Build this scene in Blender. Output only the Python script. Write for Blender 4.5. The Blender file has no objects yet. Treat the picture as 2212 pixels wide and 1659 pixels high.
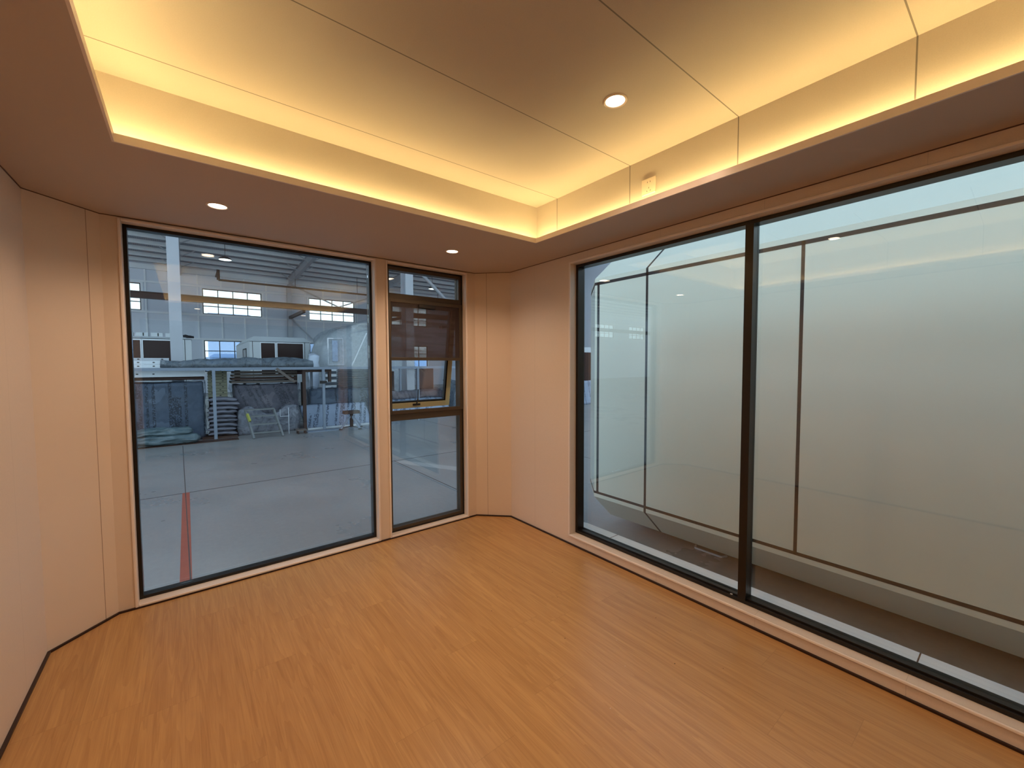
import bpy, math, random
from mathutils import Vector, Matrix, Euler, noise
random.seed(7)
SC = bpy.context.scene
C = SC.collection
HF = -0.65                                   # hall floor level; the cabin's own floor is z = 0

# ------------------------------------------------------------------ camera
W_PX, F_PX = 2212.0, 888.567
PIT, YAW, ROLL = 0.0465, 0.6695, -0.0043
cam_d = bpy.data.cameras.new('camera')
cam = bpy.data.objects.new('camera', cam_d); C.objects.link(cam)
R_ = Vector((math.cos(YAW), -math.sin(YAW), 0))
F_ = Vector((math.sin(YAW) * math.cos(PIT), math.cos(YAW) * math.cos(PIT), -math.sin(PIT)))
D_ = F_.cross(R_)
right = R_ * math.cos(ROLL) - D_ * math.sin(ROLL)
down = R_ * math.sin(ROLL) + D_ * math.cos(ROLL)
M4 = Matrix.Identity(4)
for i in range(3):
    M4[i][0] = right[i]; M4[i][1] = -down[i]; M4[i][2] = -F_[i]
M4[0][3], M4[1][3], M4[2][3] = 0, 0, 1.4426
cam.matrix_world = M4
cam_d.sensor_width = 36; cam_d.lens = F_PX / W_PX * 36
cam_d.clip_start = 0.02; cam_d.clip_end = 400
SC.camera = cam

# ------------------------------------------------------------------ view, world
SC.view_settings.view_transform = 'Standard'
SC.view_settings.look = 'None'
SC.view_settings.exposure = 0.0
SC.view_settings.gamma = 1.0
SC.view_settings.use_curve_mapping = False
wd = bpy.data.worlds.new('overcast_sky'); SC.world = wd; wd.use_nodes = True
bg = wd.node_tree.nodes['Background']
SKY_COL, SKY_STR = (0.66, 0.86, 1.0), 2.5
bg.inputs[0].default_value = (*SKY_COL, 1); bg.inputs[1].default_value = SKY_STR
SC.cycles.max_bounces = 10; SC.cycles.diffuse_bounces = 5; SC.cycles.glossy_bounces = 5
SC.cycles.transparent_max_bounces = 24; SC.cycles.transmission_bounces = 6
SC.cycles.sample_clamp_indirect = 6.0
SC.cycles.caustics_reflective = False; SC.cycles.caustics_refractive = False

WARM = (1.0, 0.72, 0.30)                     # cove strip light
SPOTC = (1.0, 0.69, 0.46)                     # downlight colour
COVE_STR, LENS_STR, SPOT_W, GLOW_STR = 60.0, 14.0, 33.0, 1.2

# ------------------------------------------------------------------ materials
def nmat(name):
    m = bpy.data.materials.new(name); m.use_nodes = True
    nt = m.node_tree; return m, nt, nt.nodes['Principled BSDF']
def N(nt, t, **kw):
    n = nt.nodes.new(t)
    for k, v in kw.items():
        if k.startswith('_'): n.inputs[k[1:]].default_value = v
        else: setattr(n, k, v)
    return n
def mat(name, col, rough=0.6, metal=0.0, var=0.0, vscale=6.0, bump=0.0, bscale=200.0, spec=0.5, coat=0.0, stretch=(1, 1, 1)):
    m, nt, b = nmat(name); L = nt.links
    b.inputs['Roughness'].default_value = rough; b.inputs['Metallic'].default_value = metal
    b.inputs['Specular IOR Level'].default_value = spec; b.inputs['Coat Weight'].default_value = coat
    b.inputs['Base Color'].default_value = (*col, 1)
    tc = N(nt, 'ShaderNodeTexCoord'); mp = N(nt, 'ShaderNodeMapping'); mp.inputs['Scale'].default_value = stretch
    L.new(tc.outputs['Object'], mp.inputs['Vector'])
    if var:
        nz = N(nt, 'ShaderNodeTexNoise', _Scale=vscale, _Detail=5.0)
        L.new(mp.outputs[0], nz.inputs['Vector'])
        mx = N(nt, 'ShaderNodeMix', data_type='RGBA')
        mx.inputs[6].default_value = (*[max(0, c * (1 - var)) for c in col], 1)
        mx.inputs[7].default_value = (*[min(1, c * (1 + var)) for c in col], 1)
        L.new(nz.outputs['Fac'], mx.inputs[0]); L.new(mx.outputs[2], b.inputs['Base Color'])
    if bump:
        nb = N(nt, 'ShaderNodeTexNoise', _Scale=bscale, _Detail=3.0)
        L.new(tc.outputs['Object'], nb.inputs['Vector'])
        bp = N(nt, 'ShaderNodeBump', _Strength=bump, _Distance=0.002)
        L.new(nb.outputs['Fac'], bp.inputs['Height']); L.new(bp.outputs[0], b.inputs['Normal'])
    return m
def emis(name, col, s):
    m = bpy.data.materials.new(name); m.use_nodes = True; nt = m.node_tree; nt.nodes.clear()
    e = N(nt, 'ShaderNodeEmission'); e.inputs[0].default_value = (*col, 1); e.inputs[1].default_value = s
    o = N(nt, 'ShaderNodeOutputMaterial'); nt.links.new(e.outputs[0], o.inputs[0]); return m
def glass(name, tint=(0.975, 0.985, 0.975), ior=1.88, gloss=0.0):
    m = bpy.data.materials.new(name); m.use_nodes = True; nt = m.node_tree; nt.nodes.clear(); L = nt.links
    t = N(nt, 'ShaderNodeBsdfTransparent'); t.inputs[0].default_value = (*tint, 1)
    g = N(nt, 'ShaderNodeBsdfGlossy'); g.inputs['Roughness'].default_value = gloss
    geo = N(nt, 'ShaderNodeNewGeometry')
    dot = N(nt, 'ShaderNodeVectorMath', operation='DOT_PRODUCT')
    L.new(geo.outputs['Incoming'], dot.inputs[0]); L.new(geo.outputs['Normal'], dot.inputs[1])
    ab = N(nt, 'ShaderNodeMath', operation='ABSOLUTE'); L.new(dot.outputs['Value'], ab.inputs[0])
    om = N(nt, 'ShaderNodeMath', operation='SUBTRACT'); om.inputs[0].default_value = 1.0; L.new(ab.outputs[0], om.inputs[1])
    pw = N(nt, 'ShaderNodeMath', operation='POWER'); L.new(om.outputs[0], pw.inputs[0]); pw.inputs[1].default_value = 5.0
    f0 = ((ior - 1) / (ior + 1)) ** 2
    ma = N(nt, 'ShaderNodeMath', operation='MULTIPLY_ADD'); L.new(pw.outputs[0], ma.inputs[0])
    ma.inputs[1].default_value = 1 - f0; ma.inputs[2].default_value = f0
    mx = N(nt, 'ShaderNodeMixShader'); L.new(ma.outputs[0], mx.inputs[0]); L.new(t.outputs[0], mx.inputs[1]); L.new(g.outputs[0], mx.inputs[2])
    o = N(nt, 'ShaderNodeOutputMaterial'); L.new(mx.outputs[0], o.inputs[0]); return m
def film(name, col, opac, rough=0.25):
    m, nt, b = nmat(name); L = nt.links
    b.inputs['Base Color'].default_value = (*col, 1); b.inputs['Roughness'].default_value = rough
    t = N(nt, 'ShaderNodeBsdfTransparent'); t.inputs[0].default_value = (0.93, 0.95, 0.97, 1)
    mx = N(nt, 'ShaderNodeMixShader')
    tc = N(nt, 'ShaderNodeTexCoord'); nz = N(nt, 'ShaderNodeTexNoise', _Scale=5.0, _Detail=6.0, _Distortion=1.5)
    L.new(tc.outputs['Object'], nz.inputs['Vector'])
    mr = N(nt, 'ShaderNodeMapRange'); mr.inputs[1].default_value = 0.35; mr.inputs[2].default_value = 0.7
    mr.inputs[3].default_value = opac * 0.5; mr.inputs[4].default_value = min(1, opac * 1.6)
    L.new(nz.outputs['Fac'], mr.inputs[0]); L.new(mr.outputs[0], mx.inputs[0])
    L.new(t.outputs[0], mx.inputs[1]); L.new(b.outputs[0], mx.inputs[2])
    L.new(mx.outputs[0], nt.nodes['Material Output'].inputs[0]); return m
def panelmat(name, col, axis, start, pitch, width=0.002, dark=0.80, rough=0.55):
    """lined panels with hairline joints every pitch along one axis"""
    m, nt, b = nmat(name); L = nt.links
    b.inputs['Roughness'].default_value = rough; b.inputs['Specular IOR Level'].default_value = 0.3
    tc = N(nt, 'ShaderNodeTexCoord'); sp = N(nt, 'ShaderNodeSeparateXYZ'); L.new(tc.outputs['Object'], sp.inputs[0])
    a = N(nt, 'ShaderNodeMath', operation='SUBTRACT'); L.new(sp.outputs[axis], a.inputs[0]); a.inputs[1].default_value = start - pitch / 2
    f = N(nt, 'ShaderNodeMath', operation='FLOORED_MODULO'); L.new(a.outputs[0], f.inputs[0]); f.inputs[1].default_value = pitch
    s = N(nt, 'ShaderNodeMath', operation='SUBTRACT'); L.new(f.outputs[0], s.inputs[0]); s.inputs[1].default_value = pitch / 2
    ab = N(nt, 'ShaderNodeMath', operation='ABSOLUTE'); L.new(s.outputs[0], ab.inputs[0])
    lt = N(nt, 'ShaderNodeMath', operation='LESS_THAN'); L.new(ab.outputs[0], lt.inputs[0]); lt.inputs[1].default_value = width / 2
    nz = N(nt, 'ShaderNodeTexNoise', _Scale=260.0, _Detail=2.0); L.new(tc.outputs['Object'], nz.inputs['Vector'])
    mv = N(nt, 'ShaderNodeMix', data_type='RGBA')
    mv.inputs[6].default_value = (*[c * 0.93 for c in col], 1); mv.inputs[7].default_value = (*[min(1, c * 1.05) for c in col], 1)
    L.new(nz.outputs['Fac'], mv.inputs[0])
    mx = N(nt, 'ShaderNodeMix', data_type='RGBA'); mx.inputs[7].default_value = (*[c * dark for c in col], 1)
    L.new(lt.outputs[0], mx.inputs[0]); L.new(mv.outputs[2], mx.inputs[6]); L.new(mx.outputs[2], b.inputs['Base Color'])
    bp = N(nt, 'ShaderNodeBump', _Strength=0.12, _Distance=0.001); L.new(nz.outputs['Fac'], bp.inputs['Height']); L.new(bp.outputs[0], b.inputs['Normal'])
    return m
def woodfloor():
    m, nt, b = nmat('oak_laminate'); L = nt.links
    tc = N(nt, 'ShaderNodeTexCoord'); sp = N(nt, 'ShaderNodeSeparateXYZ'); L.new(tc.outputs['Object'], sp.inputs[0])
    def mth(op, a, b_=None, c_=None):
        n = N(nt, 'ShaderNodeMath', operation=op)
        for i, v in enumerate((a, b_, c_)):
            if v is None: continue
            if isinstance(v, (int, float)): n.inputs[i].default_value = v
            else: L.new(v, n.inputs[i])
        return n.outputs[0]
    PW, PL = 0.192, 1.21
    xi = mth('DIVIDE', sp.outputs[0], PW); row = mth('FLOOR', xi); fx = mth('FRACT', xi)
    wr = N(nt, 'ShaderNodeTexWhiteNoise', noise_dimensions='1D'); L.new(row, wr.inputs['W'])
    yo = mth('MULTIPLY_ADD', wr.outputs['Value'], PL, sp.outputs[1])
    yi = mth('DIVIDE', yo, PL); col = mth('FLOOR', yi); fy = mth('FRACT', yi)
    pid = mth('MULTIPLY_ADD', col, 17.31, row)
    wn = N(nt, 'ShaderNodeTexWhiteNoise', noise_dimensions='1D'); L.new(pid, wn.inputs['W'])
    cb = N(nt, 'ShaderNodeCombineXYZ')
    L.new(mth('MULTIPLY_ADD', pid, 3.7, sp.outputs[0]), cb.inputs[0]); L.new(mth('MULTIPLY_ADD', pid, 1.3, sp.outputs[1]), cb.inputs[1]); L.new(pid, cb.inputs[2])
    mp = N(nt, 'ShaderNodeMapping'); mp.inputs['Scale'].default_value = (1, 0.055, 1); L.new(cb.outputs[0], mp.inputs['Vector'])
    big = N(nt, 'ShaderNodeTexNoise', _Scale=16.0, _Detail=2.0, _Distortion=0.3); L.new(mp.outputs[0], big.inputs['Vector'])
    rings = mth('MULTIPLY', big.outputs['Fac'], 9.0); rings = mth('FRACT', rings)
    ringr = N(nt, 'ShaderNodeMapRange', interpolation_type='SMOOTHSTEP'); L.new(rings, ringr.inputs[0])
    mp2 = N(nt, 'ShaderNodeMapping'); mp2.inputs['Scale'].default_value = (1, 0.03, 1); L.new(cb.outputs[0], mp2.inputs['Vector'])
    fine = N(nt, 'ShaderNodeTexNoise', _Scale=240.0, _Detail=4.0, _Roughness=0.65); L.new(mp2.outputs[0], fine.inputs['Vector'])
    mp3 = N(nt, 'ShaderNodeMapping'); mp3.inputs['Scale'].default_value = (1, 0.05, 1); L.new(cb.outputs[0], mp3.inputs['Vector'])
    mid = N(nt, 'ShaderNodeTexNoise', _Scale=38.0, _Detail=3.0); L.new(mp3.outputs[0], mid.inputs['Vector'])
    g = mth('MULTIPLY', ringr.outputs[0], 0.13)
    g = mth('MULTIPLY_ADD', fine.outputs['Fac'], 0.38, g)
    g = mth('MULTIPLY_ADD', mid.outputs['Fac'], 0.55, g)
    g = mth('MULTIPLY_ADD', wn.outputs['Value'], 0.08, g)
    cr = N(nt, 'ShaderNodeValToRGB'); e = cr.color_ramp.elements
    e[0].position = 0.17; e[0].color = (0.32, 0.150, 0.048, 1)
    e[1].position = 0.95; e[1].color = (0.64, 0.38, 0.15, 1)
    L.new(g, cr.inputs[0])
    ex = mth('MINIMUM', fx, mth('SUBTRACT', 1.0, fx)); jx = mth('LESS_THAN', ex, 0.0035)
    ey = mth('MINIMUM', fy, mth('SUBTRACT', 1.0, fy)); jy = mth('LESS_THAN', ey, 0.0009)
    j = mth('MAXIMUM', jx, jy); j = mth('MULTIPLY', j, 0.20)
    mx = N(nt, 'ShaderNodeMix', data_type='RGBA'); L.new(j, mx.inputs[0]); L.new(cr.outputs[0], mx.inputs[6]); mx.inputs[7].default_value = (0.08, 0.035, 0.015, 1)
    L.new(mx.outputs[2], b.inputs['Base Color'])
    b.inputs['Roughness'].default_value = 0.33; b.inputs['Specular IOR Level'].default_value = 0.45
    bp = N(nt, 'ShaderNodeBump', _Strength=0.06, _Distance=0.001); L.new(fine.outputs['Fac'], bp.inputs['Height']); L.new(bp.outputs[0], b.inputs['Normal'])
    return m
def printed(name, base, ink, scale=1.0, rough=0.45, slant=0.0, amt=0.8, band=1.0):
    """wrapping printed with upright columns of small dark marks"""
    m, nt, b = nmat(name); L = nt.links; b.inputs['Roughness'].default_value = rough
    tc = N(nt, 'ShaderNodeTexCoord'); mp = N(nt, 'ShaderNodeMapping'); mp.inputs['Rotation'].default_value = (0, slant, 0)
    L.new(tc.outputs['Object'], mp.inputs['Vector'])
    sp = N(nt, 'ShaderNodeSeparateXYZ'); L.new(mp.outputs[0], sp.inputs[0])
    def cell(sock, size):
        d = N(nt, 'ShaderNodeMath', operation='DIVIDE'); L.new(sock, d.inputs[0]); d.inputs[1].default_value = size
        f = N(nt, 'ShaderNodeMath', operation='FLOOR'); L.new(d.outputs[0], f.inputs[0]); return f.outputs[0]
    def rnd(a, b_, thr):
        c = N(nt, 'ShaderNodeCombineXYZ'); L.new(a, c.inputs[0])
        if b_ is not None: L.new(b_, c.inputs[1])
        w = N(nt, 'ShaderNodeTexWhiteNoise', noise_dimensions='2D'); L.new(c.outputs[0], w.inputs['Vector'])
        g = N(nt, 'ShaderNodeMath', operation='GREATER_THAN'); L.new(w.outputs['Value'], g.inputs[0]); g.inputs[1].default_value = thr; return g.outputs[0]
    cx = cell(sp.outputs[0], .062/scale); cxx = cell(sp.outputs[0], .017/scale); cz = cell(sp.outputs[2], .024/scale); cb = cell(sp.outputs[2], .55/scale)
    a1 = rnd(cx, None, 0.56); a2 = rnd(cxx, cz, 0.36); a3 = rnd(cx, cb, 0.15)
    mu0 = N(nt, 'ShaderNodeMath', operation='MULTIPLY'); L.new(a1, mu0.inputs[0]); L.new(a3, mu0.inputs[1])
    mu = N(nt, 'ShaderNodeMath', operation='MULTIPLY'); L.new(mu0.outputs[0], mu.inputs[0]); L.new(a2, mu.inputs[1])
    m3 = N(nt, 'ShaderNodeMath', operation='MULTIPLY'); L.new(mu.outputs[0], m3.inputs[0]); m3.inputs[1].default_value = amt
    nz = N(nt, 'ShaderNodeTexNoise', _Scale=2.2, _Detail=5.0); L.new(tc.outputs['Object'], nz.inputs['Vector'])
    mv = N(nt, 'ShaderNodeMix', data_type='RGBA'); mv.inputs[6].default_value = (*[c * 0.6 for c in base], 1); mv.inputs[7].default_value = (*[min(1, c * 1.35) for c in base], 1)
    L.new(nz.outputs['Fac'], mv.inputs[0])
    mx = N(nt, 'ShaderNodeMix', data_type='RGBA'); mx.inputs[7].default_value = (*ink, 1)
    L.new(m3.outputs[0], mx.inputs[0]); L.new(mv.outputs[2], mx.inputs[6]); L.new(mx.outputs[2], b.inputs['Base Color'])
    return m
def concrete():
    m, nt, b = nmat('hall_concrete'); L = nt.links
    tc = N(nt, 'ShaderNodeTexCoord')
    n1 = N(nt, 'ShaderNodeTexNoise', _Scale=0.35, _Detail=6.0, _Roughness=0.6); L.new(tc.outputs['Object'], n1.inputs['Vector'])
    n2 = N(nt, 'ShaderNodeTexNoise', _Scale=14.0, _Detail=6.0, _Roughness=0.7); L.new(tc.outputs['Object'], n2.inputs['Vector'])
    ad = N(nt, 'ShaderNodeMath', operation='MULTIPLY_ADD'); L.new(n2.outputs['Fac'], ad.inputs[0]); ad.inputs[1].default_value = 0.4; L.new(n1.outputs['Fac'], ad.inputs[2])
    cr = N(nt, 'ShaderNodeValToRGB'); e = cr.color_ramp.elements
    e[0].position = 0.45; e[0].color = (0.19, 0.20, 0.20, 1); e[1].position = 0.95; e[1].color = (0.31, 0.31, 0.30, 1)
    L.new(ad.outputs[0], cr.inputs[0]); L.new(cr.outputs[0], b.inputs['Base Color'])
    rr = N(nt, 'ShaderNodeMapRange'); rr.inputs[1].default_value = 0.35; rr.inputs[2].default_value = 0.65; rr.inputs[3].default_value = 0.22; rr.inputs[4].default_value = 0.5
    L.new(n1.outputs['Fac'], rr.inputs[0]); L.new(rr.outputs[0], b.inputs['Roughness'])
    return m
def roofmat():
    m, nt, b = nmat('ribbed_roof_sheet'); L = nt.links
    tc = N(nt, 'ShaderNodeTexCoord'); wv = N(nt, 'ShaderNodeTexWave', wave_type='BANDS', bands_direction='X', wave_profile='SIN', _Scale=3.0)
    L.new(tc.outputs['Object'], wv.inputs['Vector'])
    mx = N(nt, 'ShaderNodeMix', data_type='RGBA'); mx.inputs[6].default_value = (0.24, 0.29, 0.36, 1); mx.inputs[7].default_value = (0.38, 0.43, 0.50, 1)
    L.new(wv.outputs['Fac'], mx.inputs[0]); L.new(mx.outputs[2], b.inputs['Base Color']); b.inputs['Roughness'].default_value = 0.5
    return m

M_WALLY = panelmat('cream_wall_panel_y', (0.78, 0.66, 0.55), 1, 0.29, 0.6)
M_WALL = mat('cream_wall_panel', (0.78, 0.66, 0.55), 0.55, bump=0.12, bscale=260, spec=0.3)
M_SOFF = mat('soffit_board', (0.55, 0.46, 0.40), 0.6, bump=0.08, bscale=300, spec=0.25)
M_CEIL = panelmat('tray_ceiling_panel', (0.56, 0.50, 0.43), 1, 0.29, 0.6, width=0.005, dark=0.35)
M_TRIM = mat('gloss_cream_trim', (0.93, 0.83, 0.76), 0.25, spec=0.5)
M_GAP = mat('dark_brown_strip', (0.022, 0.006, 0.004), 0.45)
M_GROOVE = mat('shadow_groove', (0.12, 0.06, 0.035), 0.8)
M_HAIR = mat('hairline_joint', (0.36, 0.25, 0.18), 0.8)
M_FRAME = mat('black_bronze_aluminium', (0.016, 0.012, 0.009), 0.35, metal=0.3)
M_BRONZE = mat('bronze_aluminium', (0.085, 0.062, 0.040), 0.42, metal=0.45)
M_SASH = mat('champagne_aluminium', (0.78, 0.72, 0.42), 0.4, metal=0.5)  # bronze sash, with the downlight's yellow put into a paler colour
M_GLASS = glass('window_glass')
M_FLOOR = woodfloor()
M_BEZEL = mat('downlight_bezel', (0.75, 0.62, 0.50), 0.3)
M_LENS = emis('downlight_lens', (1.0, 0.80, 0.60), LENS_STR)
M_LED = emis('cove_led', WARM, COVE_STR)
M_SOCK = mat('socket_plastic', (0.80, 0.70, 0.56), 0.3)
M_DARK = mat('dark_plastic', (0.012, 0.010, 0.009), 0.5)
M_CONC = concrete()
M_ROOF = roofmat()
M_STEEL = mat('pale_blue_steel', (0.48, 0.50, 0.54), 0.5, var=0.08, vscale=2)
M_PURL = mat('galvanised_purlin', (0.93, 0.95, 0.97), 0.45, var=0.1, vscale=3)
M_HWALL = mat('hall_wall_sheet', (0.72, 0.76, 0.84), 0.6, var=0.05, vscale=0.6)
M_GIRT = mat('girt_steel', (0.88, 0.90, 0.93), 0.5)
M_CRANE = mat('crane_beam_brown', (0.045, 0.026, 0.024), 0.55)
M_HULL = mat('white_hull_panel', (0.88, 0.88, 0.73), 0.22, spec=0.4, coat=0.15, var=0.01, vscale=1)
M_SEAM = mat('black_rubber_seam', (0.010, 0.009, 0.009), 0.55)
M_WHITE = mat('white_painted_panel', (0.62, 0.66, 0.68), 0.4)
M_BROWNG = mat('dark_brown_glass', (0.040, 0.020, 0.018), 0.15, spec=0.15)
M_PRINT = printed('printed_blue_wrap', (0.085, 0.115, 0.165), (0.006, 0.009, 0.018), 0.9)
M_PRINTP = printed('printed_grey_wrap', (0.13, 0.12, 0.145), (0.015, 0.014, 0.022), 0.9, slant=0.4, amt=0.6)
M_PRINTW = printed('printed_white_wrap', (0.26, 0.32, 0.42), (0.03, 0.045, 0.08), 0.85, slant=-0.25)
M_FILM = film('plastic_film', (0.06, 0.07, 0.09), 0.16)
M_FILMG = film('greenish_film', (0.30, 0.40, 0.42), 0.85, 0.3)
M_FILMW = film('white_film', (0.24, 0.25, 0.29), 0.85, 0.35)
M_FILMD = film('grey_film', (0.14, 0.17, 0.20), 0.9, 0.3)
M_SACK = mat('white_woven_sack', (0.22, 0.22, 0.26), 0.6, var=0.12, vscale=7, bump=0.3, bscale=60)
M_WOOD = mat('raw_timber', (0.13, 0.105, 0.09), 0.7, var=0.2, vscale=8, stretch=(1, 4, 4))
M_DWOOD = mat('dark_brown_timber', (0.055, 0.028, 0.020), 0.7, var=0.2, vscale=6)
M_CREAM = mat('cream_steel_channel', (0.36, 0.35, 0.24), 0.45, var=0.06, vscale=4)
M_GALV = mat('bright_galvanised', (0.62, 0.66, 0.70), 0.35, metal=0.2, var=0.15, vscale=3, stretch=(1, 1, 8))
M_DSTEEL = mat('dark_grey_channel', (0.05, 0.065, 0.085), 0.4, metal=0.1, var=0.3, vscale=4)
M_RACK = mat('blue_grey_rack_steel', (0.22, 0.26, 0.32), 0.5, var=0.08, vscale=2)
M_LAD = mat('aluminium_ladder', (0.20, 0.21, 0.21), 0.45, metal=0.3)
M_YEL = mat('yellow_label', (0.40, 0.40, 0.08), 0.5)
M_REDL = mat('red_floor_paint', (0.34, 0.075, 0.05), 0.55, var=0.2, vscale=9)
M_JOINT = mat('floor_joint', (0.045, 0.05, 0.055), 0.8)
M_OUTB = mat('distant_blue_building', (0.16, 0.26, 0.48), 0.7, var=0.1, vscale=0.5)
M_GLOW = emis('translucent_roof_sheet', (0.42, 0.66, 1.0), GLOW_STR)  # unseen emitters, added only to light the hall and the hull
M_GLOW2 = emis('translucent_roof_sheet_far', (0.62, 0.80, 1.0), 5.0)
M_GLOW3 = emis('translucent_roof_sheet_grey', (0.58, 0.78, 1.0), 3.0)
M_HLAMP = emis('pendant_lens', (0.75, 0.95, 1.0), 3.0)
M_BLK = mat('black_cloth', (0.015, 0.012, 0.014), 0.8)
M_PAPER = mat('paper_sticker', (0.75, 0.62, 0.52), 0.6)
def screenmat():
    m, nt, b = nmat('insect_screen_mesh'); L = nt.links
    b.inputs['Base Color'].default_value = (0.050, 0.030, 0.026, 1); b.inputs['Roughness'].default_value = 0.55
    t = N(nt, 'ShaderNodeBsdfTransparent'); mx = N(nt, 'ShaderNodeMixShader')
    tc = N(nt, 'ShaderNodeTexCoord'); mp = N(nt, 'ShaderNodeMapping'); mp.inputs['Scale'].default_value = (1.2, 1, 14); L.new(tc.outputs['Object'], mp.inputs['Vector'])
    nz = N(nt, 'ShaderNodeTexNoise', _Scale=1.6, _Detail=2.0, _Distortion=0.5); L.new(mp.outputs[0], nz.inputs['Vector'])
    mr = N(nt, 'ShaderNodeMapRange'); mr.inputs[1].default_value = 0.3; mr.inputs[2].default_value = 0.7; mr.inputs[3].default_value = 0.60; mr.inputs[4].default_value = 0.80
    L.new(nz.outputs['Fac'], mr.inputs[0]); L.new(mr.outputs[0], mx.inputs[0]); L.new(t.outputs[0], mx.inputs[1]); L.new(b.outputs[0], mx.inputs[2])
    L.new(mx.outputs[0], nt.nodes['Material Output'].inputs[0]); return m
M_SCREEN = screenmat()

# ------------------------------------------------------------------ mesh helpers
class MB:
    def __init__(s): s.v = []; s.f = []; s.mi = []; s.sm = []
    def add(s, vs, fs, mi=0, smooth=False):
        b = len(s.v); s.v += [tuple(x) for x in vs]
        for f in fs: s.f.append([b + i for i in f]); s.mi.append(mi); s.sm.append(smooth)
        return s
    def box(s, x0, x1, y0, y1, z0, z1, mi=0):
        return s.add([(x0,y0,z0),(x1,y0,z0),(x1,y1,z0),(x0,y1,z0),(x0,y0,z1),(x1,y0,z1),(x1,y1,z1),(x0,y1,z1)],
                     [(0,3,2,1),(4,5,6,7),(0,1,5,4),(1,2,6,5),(2,3,7,6),(3,0,4,7)], mi)
    def obox(s, c, size, rot=(0,0,0), mi=0):
        h = [d/2 for d in size]; R = Euler(rot).to_matrix(); c = Vector(c)
        vs = [c + R @ Vector((sx*h[0], sy*h[1], sz*h[2])) for sz in (-1,1) for sx, sy in ((-1,-1),(1,-1),(1,1),(-1,1))]
        return s.add(vs, [(0,3,2,1),(4,5,6,7),(0,1,5,4),(1,2,6,5),(2,3,7,6),(3,0,4,7)], mi)
    def bar(s, p, q, w, h, mi=0):
        p, q = Vector(p), Vector(q); d = (q-p).normalized()
        up = Vector((0,0,1)) if abs(d.z) < .9 else Vector((0,1,0))
        a = d.cross(up).normalized(); b = a.cross(d).normalized()
        vs = [o + a*sx*w/2 + b*sy*h/2 for o in (p,q) for sx, sy in ((-1,-1),(1,-1),(1,1),(-1,1))]
        return s.add(vs, [(0,3,2,1),(4,5,6,7),(0,1,5,4),(1,2,6,5),(2,3,7,6),(3,0,4,7)], mi)
    def tube(s, p, q, r, n=14, r2=None, mi=0, caps=True):
        p, q = Vector(p), Vector(q); d = (q-p).normalized(); r2 = r if r2 is None else r2
        up = Vector((0,0,1)) if abs(d.z) < .9 else Vector((1,0,0))
        a = d.cross(up).normalized(); b = a.cross(d).normalized()
        vs = []
        for o, rr in ((p,r),(q,r2)):
            for i in range(n):
                t = 2*math.pi*i/n; vs.append(o + a*math.cos(t)*rr + b*math.sin(t)*rr)
        fs = [(i,(i+1)%n,n+(i+1)%n,n+i) for i in range(n)]
        s.add(vs, fs, mi, True)
        if caps: s.add(vs, [tuple(range(n))[::-1], tuple(range(n,2*n))], mi)
        return s
    def prism(s, pts, axis, a, b, mi=0):
        def P(p, t):
            return {'x': (t,p[0],p[1]), 'y': (p[0],t,p[1]), 'z': (p[0],p[1],t)}[axis]
        n = len(pts); vs = [P(p,a) for p in pts] + [P(p,b) for p in pts]
        return s.add(vs, [tuple(range(n))[::-1], tuple(range(n,2*n))] + [(i,(i+1)%n,n+(i+1)%n,n+i) for i in range(n)], mi)
    def lathe(s, prof, c, n=32, mi=0):
        vs = []; fs = []
        for r, z in prof:
            for i in range(n):
                t = 2*math.pi*i/n; vs.append((c[0]+r*math.cos(t), c[1]+r*math.sin(t), c[2]+z))
        for k in range(len(prof)-1):
            for i in range(n): fs.append((k*n+i, k*n+(i+1)%n, (k+1)*n+(i+1)%n, (k+1)*n+i))
        return s.add(vs, fs, mi, True)
    def crumple(s, x0, x1, y0, y1, z0, z1, seg=0.12, amp=0.04, sc=2.5, seed=0, mi=0, keepz0=True, topfn=None):
        """a draped, crumpled closed box"""
        nx, ny, nz = [max(2, int(round(d/seg))) for d in (x1-x0, y1-y0, z1-z0)]
        idx = {}; vs = []
        def vid(i,j,k):
            key = (i,j,k)
            if key not in idx:
                u, v, w = i/nx, j/ny, k/nz
                p = Vector((x0+(x1-x0)*u, y0+(y1-y0)*v, z0+(z1-z0)*w))
                q = p*sc + Vector((seed*7.3, seed*3.1, seed))
                d = Vector((noise.noise(q), noise.noise(q+Vector((31,0,0))), noise.noise(q+Vector((0,57,0)))))
                q2 = q*3.1; d += 0.45*Vector((noise.noise(q2), noise.noise(q2+Vector((31,0,0))), noise.noise(q2+Vector((0,57,0)))))
                p += d*amp*2
                if topfn and k == nz: p.z += topfn(u, v)
                if keepz0 and k == 0: p.z = z0
                idx[key] = len(vs); vs.append(p)
            return idx[key]
        fs = []
        for i in range(nx):
            for j in range(ny):
                fs.append((vid(i,j,0),vid(i,j+1,0),vid(i+1,j+1,0),vid(i+1,j,0)))
                fs.append((vid(i,j,nz),vid(i+1,j,nz),vid(i+1,j+1,nz),vid(i,j+1,nz)))
        for i in range(nx):
            for k in range(nz):
                fs.append((vid(i,0,k),vid(i+1,0,k),vid(i+1,0,k+1),vid(i,0,k+1)))
                fs.append((vid(i,ny,k),vid(i,ny,k+1),vid(i+1,ny,k+1),vid(i+1,ny,k)))
        for j in range(ny):
            for k in range(nz):
                fs.append((vid(0,j,k),vid(0,j,k+1),vid(0,j+1,k+1),vid(0,j+1,k)))
                fs.append((vid(nx,j,k),vid(nx,j+1,k),vid(nx,j+1,k+1),vid(nx,j,k+1)))
        return s.add(vs, fs, mi, True)
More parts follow.
